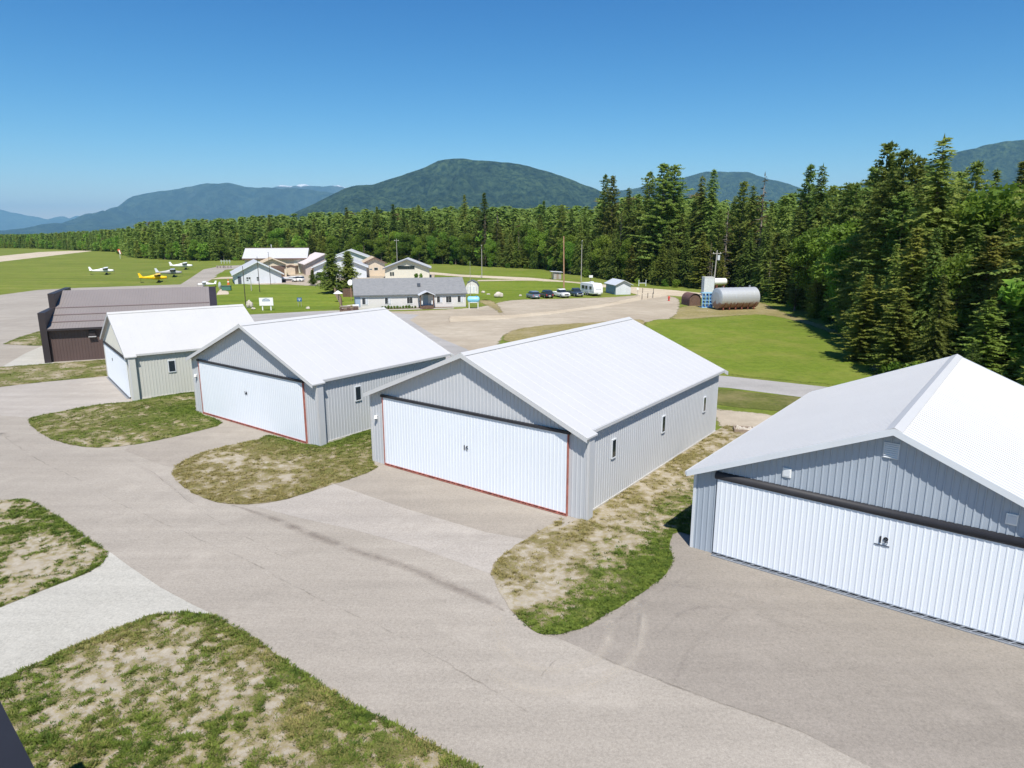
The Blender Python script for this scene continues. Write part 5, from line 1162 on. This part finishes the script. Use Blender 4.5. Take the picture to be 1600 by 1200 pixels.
# explicit skyline and landmark trees: (photo column, top row, distance beyond edge, kind, width, label)
LM = [(730,303,18,'spruce',1.0,'tall dark spruce on the skyline, left of the pair right of the centre mountain peak'),(759,300,10,'spruce',1.15,'tall broad dark spruce on the skyline, right of the pair below the mountain peak'),
 (847,312,15,'spruce',.9,'pointed spruce on the skyline above the parked cars'),(555,322,20,'spruce',1.0,'spruce on the skyline above the tan hangar'),(600,322,12,'spruce',1.1,'dense spruce on the skyline behind the cream hangar'),(624,318,8,'spruce',1.2,'broad spruce behind the right part of the cream hangar'),(662,319,8,'spruce',1.2,'broad dark spruce above the office roof'),(440,334,8,'spruce',1.0,'spruce above the long beige building'),
 (937,272,14,'pine',.75,'left spire of the twin-topped pine left of the tallest group'),(948,273,14,'pine',.75,'right spire of the twin-topped pine left of the tallest group'),(972,291,10,'fir',.9,'fir with yellowish lower crown right of the twin-topped pine'),
 (1002,268,12,'pine',1.0,'tall pine on the left side of the big pine group'),(1022,254,12,'pine',1.25,'tallest broad pine in the big group behind the blue shed'),(1038,256,15,'pine',1.2,'tall broad pine on the right side of the big pine group'),
 (1079,272,16,'fir',1.0,'tall fir, left of the two pointed firs left of the transformer pole'),(1095,263,16,'fir',1.0,'tall fir, right of the two pointed firs left of the transformer pole'),(1140,282,12,'pine',1.0,'pine above the silver tank'),(1155,287,9,'fir',1.0,'fir close to the grey pointed snag above the silver tank'),(1170,268,12,'dead',1.0,'grey-brown pointed half-dead spruce above the silver tank'),
 (1236,255,20,'pine',.95,'tall pine left of the pair standing alone on the skyline'),(1254,254,20,'fir',1.0,'tall fir right of the pair standing alone on the skyline'),(1272,288,14,'pine',.9,'shorter pine right of the skyline pair'),(1295,284,12,'pine',1.0,'yellowish pine between the skyline pair and the tallest right group'),
 (1346,222,16,'pine',1.15,'tall pine, leftmost of the tallest group on the right'),(1373,231,18,'pine',1.0,'tall pine just right of the leftmost tall right hand pine'),(1391,241,18,'pine',1.0,'pine between the tall pines and the highest spruce on the right'),(1425,208,14,'fir',1.2,'tallest fir of all, with sparse pointed top on the right skyline'),
 (1480,249,30,'pine',.9,'pine against the far right mountain'),(1509,262,40,'spruce',.9,'small dark spruce tip against the far right mountain'),(1547,248,30,'spruce',1.1,'dark conical spruce against the far right mountain'),(1574,247,16,'pine',1.0,'pine at the far right of the skyline'),(1604,214,10,'fir',1.3,'large fir cut by the right edge of the view'),
 (1120,325,6,'dead',1.0,'reddish-brown dying conifer left of the silver tank'),(962,330,7,'dead',1.1,'grey-brown dying conifer behind the blue shed'),(760,335,5,'dead',.9,'dull brown conifer below the skyline pair of spruces'),(1530,290,20,'broadleaf',1.3,'bright green leafy tree high in the right hand forest'),(1500,300,24,'broadleaf',1.2,'pale green leafy tree left of the brightest one in the right hand forest'),(1560,300,24,'broadleaf',1.2,'green leafy tree right of the brightest one in the right hand forest'),
 (820,350,10,'broadleaf',1.1,'round bright green tree above the parked cars'),(580,352,4,'broadleaf',1.3,'large round green tree behind the tan hangar'),(640,362,3,'broadleaf',1.2,'bright leafy tree behind the cream hangar'),(445,372,3,'broadleaf',1.2,'leafy tree behind the long beige building'),(325,372,3,'broadleaf',1.2,'light green leafy tree right of the aircraft'),(290,378,2,'broadleaf',1.0,'light green leafy tree behind the aircraft'),(240,385,2,'spruce',1.2,'small dark spruce standing at the left tip of the forest')]
NT = 0
for i, (x, ty, dd_, kind, wd, lb) in enumerate(LM):
    d = edge_d(x)+dd_
    p = col(x, d); plant(kind, i, p, zat(ty, p), lb, 'landmark trees of the forest', wd); NT += 1
# freestanding trees on the lawns
SP = 'trees standing by the office'
def lawn_tree(kind, i, x, by, ty, wd, lb): p = at(x,by); plant(kind, i, p, zat(ty,p), lb, SP, wd)
lawn_tree('lawnspruce',1,520,458,387,1.4,'left of the two dark spruces standing beside the office'); lawn_tree('lawnspruce',2,546,456,391,1.3,'right of the two dark spruces standing beside the office')
lawn_tree('lawnspruce',0,489,446,421,1.3,'small dark spruce left of the two tall ones'); lawn_tree('broadleaf',1,502,447,424,1.7,'yellow-green bushy tree left of the two tall spruces')
lawn_tree('bush',0,650.5,437,427,.8,'small bush against the cream hangar, left one'); lawn_tree('bush',1,658,437,427,.6,'small bush against the cream hangar, right one')
rng = random.Random(11)
Ao = at(556,484)
for i in range(13):
    xx = (40+i*4.6)*k if False else (40+i*4.6)*(0.128) if i < 12 else 18
    f_ = (40+i*4.6) if i < 12 else 118
    W_ = (at(728,479.5)-Ao).length/172.
    q = Ao+Vector((math.cos(ao),math.sin(ao)))*(f_*W_)+Vector((math.sin(ao),-math.cos(ao)))*.55
    plant('bush', i, (q.x,q.y), rng.uniform(.5,.8), 'low green plant in the flower bed along the office front', 'plants in the office flower bed', .9)
# scattered forest
REG = [(225,'left of the airfield taxiway'),(385,'behind the parked aircraft'),(490,'behind the long beige building'),(690,'behind the far hangars'),(860,'behind the office lawn'),(1000,'behind the blue shed'),(1110,'above the dirt road bend'),(1240,'behind the silver tank'),(1380,'along the right edge of the green lawn'),(5000,'behind the hangar numbered 18')]
def region(x):
    for a_, n_ in REG:
        if x < a_: return n_
cand = []
rng = random.Random(5)
def pick_kind(x, row):
    r = rng.random()
    if row < 6:
        if x > 1190: return 'larch' if r < .68 else 'spruce' if r < .80 else 'fir' if r < .88 else 'pine'
        if x > 1000: return 'larch' if r < .34 else 'spruce' if r < .60 else 'broadleaf' if r < .72 else 'dead' if r < .80 else 'fir'
        if x > 560: return 'broadleaf' if r < .38 else 'spruce' if r < .62 else 'dead' if r < .72 else 'larch' if r < .86 else 'fir'
        return 'broadleaf' if r < .36 else 'spruce' if r < .66 else 'larch'
    return 'spruce' if r < .42 else 'fir' if r < .66 else 'pine' if r < .82 else 'larch' if r < .90 else 'broadleaf' if r < .97 else 'dead'
x = -160.0
while x < 1760:                       # rows behind the edge, in plan polar order
    e = edge_d(x); row = 0; d = e+rng.uniform(0,3)
    dmax = e+(260 if x > 225 else 420)
    while d < dmax:
        sp = (3.6 if x < 1180 else 2.9)+0.035*(d-e); xx = x+rng.uniform(-.5,.5)*4.2*FPX/d
        off = d-e; topy = interp(xx, CAN)
        p = col(xx, d); hmax = CAM_H+(365-topy)*d/FPX
        lowf = min(1.0, 0.52+off/32.0) if x > 1000 else min(1, 0.5+off/26.)
        h = max(3.5, min(34, hmax*min(1.06, rng.triangular(.55,1.12,.86))*lowf))
        cand.append((xx, d, off, pick_kind(xx, off), h)); d += sp*rng.uniform(.7,1.4); row += 1
    x += (4.0 if x < 1180 else 3.4)*FPX/(e+10)*rng.uniform(.8,1.2)
def score(c): 
    x, d, off, kd, h = c
    if x < 0 or x > 1600: return -1
    return h*FPX/d*math.exp(-off/14)
cand.sort(key=score, reverse=True)
IND = 250
for i, (x, d, off, kd, h) in enumerate(cand[:IND]):
    hw = 'short' if h < 9 else 'medium height' if h < 16 else 'tall'
    lb = f'{hw} {DESC[kd]} {region(x)}'
    if kd in ('broadleaf','larch') and h > 17: h = 17
    plant(kd, i*7+3, col(x, d), h, lb, 'forest trees '+region(x), rng.uniform(1.1,1.5) if kd == 'larch' and x > 1150 else rng.uniform(.9,1.25))
# undergrowth bushes along the forest edge
for i in range(46):
    x = 300+i*29+rng.uniform(-8,8)
    if 1085 < x < 1180: continue
    d = edge_d(x)-rng.uniform(.5,2.0); plant('bush', i, col(x, d), rng.uniform(1.2,2.6), f'leafy green bush at the forest edge {region(x)}', 'forest edge bushes '+region(x), rng.uniform(.9,1.4))
# the rest of the forest: one mass
def mass():
    lib = {}
    def lo(seed, kind, q):
        if kind == 'spruce': return conifer_tris(seed, 20, 3.8, .04, *q, .85, .22, .14, .05), 20
        if kind == 'fir': return conifer_tris(seed, 24, 4.2, .07, *q, .66, .26, .22, .10), 24
        if kind == 'pine': return conifer_tris(seed, 24, 4.4, .12, *q, .55, .05, .26, .12, .2), 24
        if kind == 'larch': return conifer_tris(seed, 14, 2.8, .03, q[0]*.7, q[1], q[2]*.75, .8, .06, .2, .06), 14
        if kind == 'dead': return conifer_tris(seed, 18, 2.2, .15, q[0]*1.2, q[1], q[2], .7, .3, .4, .4), 18
        return broad_tris(seed, 13, 3.6, .22, 2600 if q[0] < 1 else 500, .5 if q[0] < 1 else 1.0)[0], 13
    for kd in ('spruce','fir','pine','larch','dead','broadleaf'):
        lib[kd,0] = [lo(500+s, kd, (.60,8,1.05)) for s in range(2)]; lib[kd,1] = [lo(600+s, kd, (1.2,7,1.9)) for s in range(3)]
    groups = {}
    rg = random.Random(3)
    for (x, d, off, kd, h) in cand[IND:]:
        q = 0 if d < 230 else 1
        V, H0 = rg.choice(lib[kd,q]); 
        if kd in ('broadleaf','larch'): h = min(h, 17)
        s = h/H0; a = rg.uniform(0,6.28); w = s*rg.uniform(.85,1.2); p = col(x, d); ca, sa = math.cos(a), math.sin(a)
        X = V.reshape(-1,3); Y = np.stack([(X[:,0]*ca-X[:,1]*sa)*w+p[0], (X[:,0]*sa+X[:,1]*ca)*w+p[1], X[:,2]*s], 1)
        mk = {'spruce':0,'fir':1,'pine':1,'larch':2,'broadleaf':3,'dead':4}[kd]; groups.setdefault(mk, []).append(Y)
    mats = ['spruce_needles','pine_needles','larch_needles','broad_leaves','dead_needles']
    allv = []; mi = []
    for mk in sorted(groups):
        Y = np.concatenate(groups[mk]); allv.append(Y); mi.append(np.full(len(Y)//3, mk, dtype=np.int32))
    me = tri_mesh('forest', np.concatenate(allv), MATS[mats[0]])
    for n_ in mats[1:]: me.materials.append(MATS[n_])
    me.polygons.foreach_set('material_index', np.concatenate(mi)); me.update()
    o = bpy.data.objects.new('forest', me); coll.objects.link(o); tag(o, 'dense mixed conifer forest behind the front rows of trees', 'forest', kind='stuff')
    print('forest tris', len(me.polygons), 'cand', len(cand))
mass()
# ------------------------------------------------------------------ far valley canopy and mountains
def land_mat(name, lo, hi, patch, pth, snow=None, sc=0.02):
    m, nt, b = new_mat(name); g = N(nt,'ShaderNodeNewGeometry'); P = g.outputs['Position']
    fine = noise_n(nt, P, sc, 6, 0.75); big = noise_n(nt, P, sc*.07, 6, 0.6)
    c = ramp(nt, fine, [(0.42,lo),(0.6,hi)]); vb = noise_n(nt, P, sc*.2, 5, 0.7); c = mix(nt, 1.0, c, ramp(nt, vb, [(0.38,(0.55,0.6,0.6)),(0.62,(1.2,1.15,1.1))]), 'MULTIPLY'); c = mix(nt, ramp(nt, big, [(pth,(0,0,0)),(pth+.12,(.7,.7,.7))]), c, patch)
    if snow:
        sp = N(nt,'ShaderNodeSeparateXYZ'); nt.links.new(P, sp.inputs[0]); a = N(nt,'ShaderNodeMath', operation='MULTIPLY_ADD'); nt.links.new(big, a.inputs[0]); a.inputs[1].default_value = snow*.8; nt.links.new(sp.outputs['Z'], a.inputs[2])
        mr = N(nt,'ShaderNodeMapRange'); nt.links.new(a.outputs[0], mr.inputs[0]); mr.inputs[1].default_value = snow*1.435; mr.inputs[2].default_value = snow*1.46
        c = mix(nt, mr.outputs[0], c, (0.85,0.87,0.9))
    nt.links.new(c, b.inputs['Base Color']); b.inputs['Roughness'].default_value = 1; b.inputs['Specular IOR Level'].default_value = 0
    bump(nt, b, fine, 1.0, 0.35/sc)
land_mat('valley_forest', (0.018,0.036,0.012), (0.05,0.085,0.022), (0.06,0.09,0.025), .58, sc=.03)
land_mat('mountain_forest', (0.004,0.015,0.007), (0.05,0.08,0.034), (0.10,0.11,0.06), .66, sc=.02)
land_mat('mountain_far', (0.015,0.035,0.022), (0.07,0.095,0.05), (0.17,0.16,0.12), .56, sc=.006)
land_mat('mountain_snow', (0.01,0.025,0.018), (0.045,0.065,0.045), (0.12,0.12,0.10), .55, snow=1560, sc=.004)
land_mat('mountain_far_snow', (0.006,0.02,0.012), (0.045,0.07,0.04), (0.10,0.11,0.085), .60, snow=1225, sc=.006)
def grid_mesh(name, X, Y, Z, mat, label_kind='structure'):
    n, m_ = X.shape; V = np.stack([X,Y,Z], -1).reshape(-1,3); i = np.arange(n*m_).reshape(n,m_)
    F = np.stack([i[:-1,:-1],i[:-1,1:],i[1:,1:],i[1:,:-1]], -1).reshape(-1,4)
    me = bpy.data.meshes.new(name); me.from_pydata(V.tolist(), [], F.tolist()); me.materials.append(MATS[mat]); me.update()
    if me.polygons[len(F)//2].normal.z < 0: me.flip_normals()
    me.polygons.foreach_set('use_smooth', [True]*len(F)); o = bpy.data.objects.new(name, me); coll.objects.link(o); o['kind'] = label_kind; return o
def mountain(name, prof, D, depth, mat, seed, rough=0.12, fs=1.0):
    xs = np.linspace(prof[0][0], prof[-1][0], 150); crest = np.array([(365-interp(x, prof))/FPX*D/_c*(_c) for x in xs]); crest = np.maximum(crest*1.0, 0)+CAM_H
    jag = np.array([noise.fractal(Vector((x*.06,seed,0)),1,2,5) for x in xs])*D*.0007
    R_ = np.linspace(-1, 1, 56); X = np.zeros((56,150)); Y = X.copy(); Z = X.copy()
    for j, r in enumerate(R_):
        for i_, x in enumerate(xs):
            d = D+r*depth; cx = (x-800)/FPX*D; q = Vector((cx/depth*2.2*fs, r*2.0*fs, seed))
            nz = noise.ridged_multi_fractal(q, 1.0, 2.1, 6, 1.0, 2.0)
            f = (1-abs(r))**1.05; val = crest[i_]*f; 
            val -= crest[i_]*rough*nz*min(1, abs(r)*4)*(1-abs(r))
            X[j,i_] = cx*(1+.15*r*depth/D); Y[j,i_] = d; Z[j,i_] = max(-5, val+jag[i_]*(1-abs(r)))-2
    return grid_mesh(name, X, Y, Z, mat)
mountain('mountain', [(380,362),(460,338),(500,320),(545,298),(567,291),(590,290),(612,284),(640,275),(665,266),(690,254),(705,251),(730,251),(770,256),(805,257),(840,266),(880,280),(905,289),(930,299),(960,312),(1010,335),(1080,360)], 7000, 2600, 'mountain_forest', 1.3, .30, 2.4)
mountain('mountain', [(20,364),(90,357),(150,343),(200,327),(230,309),(260,301),(290,298),(325,291),(345,287.5),(375,288),(400,295),(430,293),(445,295),(470,296),(490,297),(520,300),(560,312),(640,345)], 17000, 5000, 'mountain_far_snow', 4.7, .34, 2.6)
mountain('mountain', [(380,330),(440,295),(455,291),(470,292),(490,289),(500,292),(515,293),(540,291),(560,298),(620,330)], 23000, 4000, 'mountain_snow', 8.1, .25, 2.2)
mountain('mountain', [(-300,340),(-120,318),(0,326),(20,327),(40,332),(70,338),(95,343),(118,338),(128,342),(140,337),(160,345),(220,358)], 30000, 5000, 'mountain_far', 2.2, .25, 2.2)
mountain('mountain', [(860,350),(930,305),(960,300),(1000,292),(1050,280),(1090,272),(1120,270),(1150,272),(1190,283),(1220,292),(1260,303),(1330,330)], 11000, 3500, 'mountain_forest', 6.2, .3, 2.4)
mountain('mountain', [(1180,340),(1290,300),(1400,262),(1450,246),(1500,231),(1540,225),(1600,221),(1700,215),(1900,250)], 8000, 3000, 'mountain_forest', 9.4, .3, 2.4)
xs = np.linspace(-14000,14000,160); ys = np.geomspace(1150,16000,90); X, Y = np.meshgrid(xs, ys); Z = np.zeros_like(X)
X = X*(Y/16000)*1.0
for j in range(90):
    for i_ in range(160): Z[j,i_] = 8+4*noise.fractal(Vector((X[j,i_]*.004,Y[j,i_]*.004,0)),1,2,4)*(1 if j else 0)-(12 if j == 0 else 0)
grid_mesh('valley_forest', X, Y, Z, 'valley_forest')
# ------------------------------------------------------------------ haze
hz = MB(); hz.box(-39000,39000,-1500,38000,-1.0,1500); ho = hz.build('haze', MATS['white_paint']); ho.data.materials.clear()
hm = bpy.data.materials.new('haze'); hm.use_nodes = True; nt = hm.node_tree; nt.nodes.clear()
out = nt.nodes.new('ShaderNodeOutputMaterial'); pv = nt.nodes.new('ShaderNodeVolumePrincipled'); pv.inputs['Color'].default_value = (0.36,0.72,1.0,1); pv.inputs['Density'].default_value = 4.2e-5
nt.links.new(pv.outputs[0], out.inputs['Volume']); ho.data.materials.append(hm); tag(ho, 'thin blue summer haze over the whole valley', 'haze', kind='stuff'); 
try: hm.cycles.homogeneous_volume = True
except Exception: pass
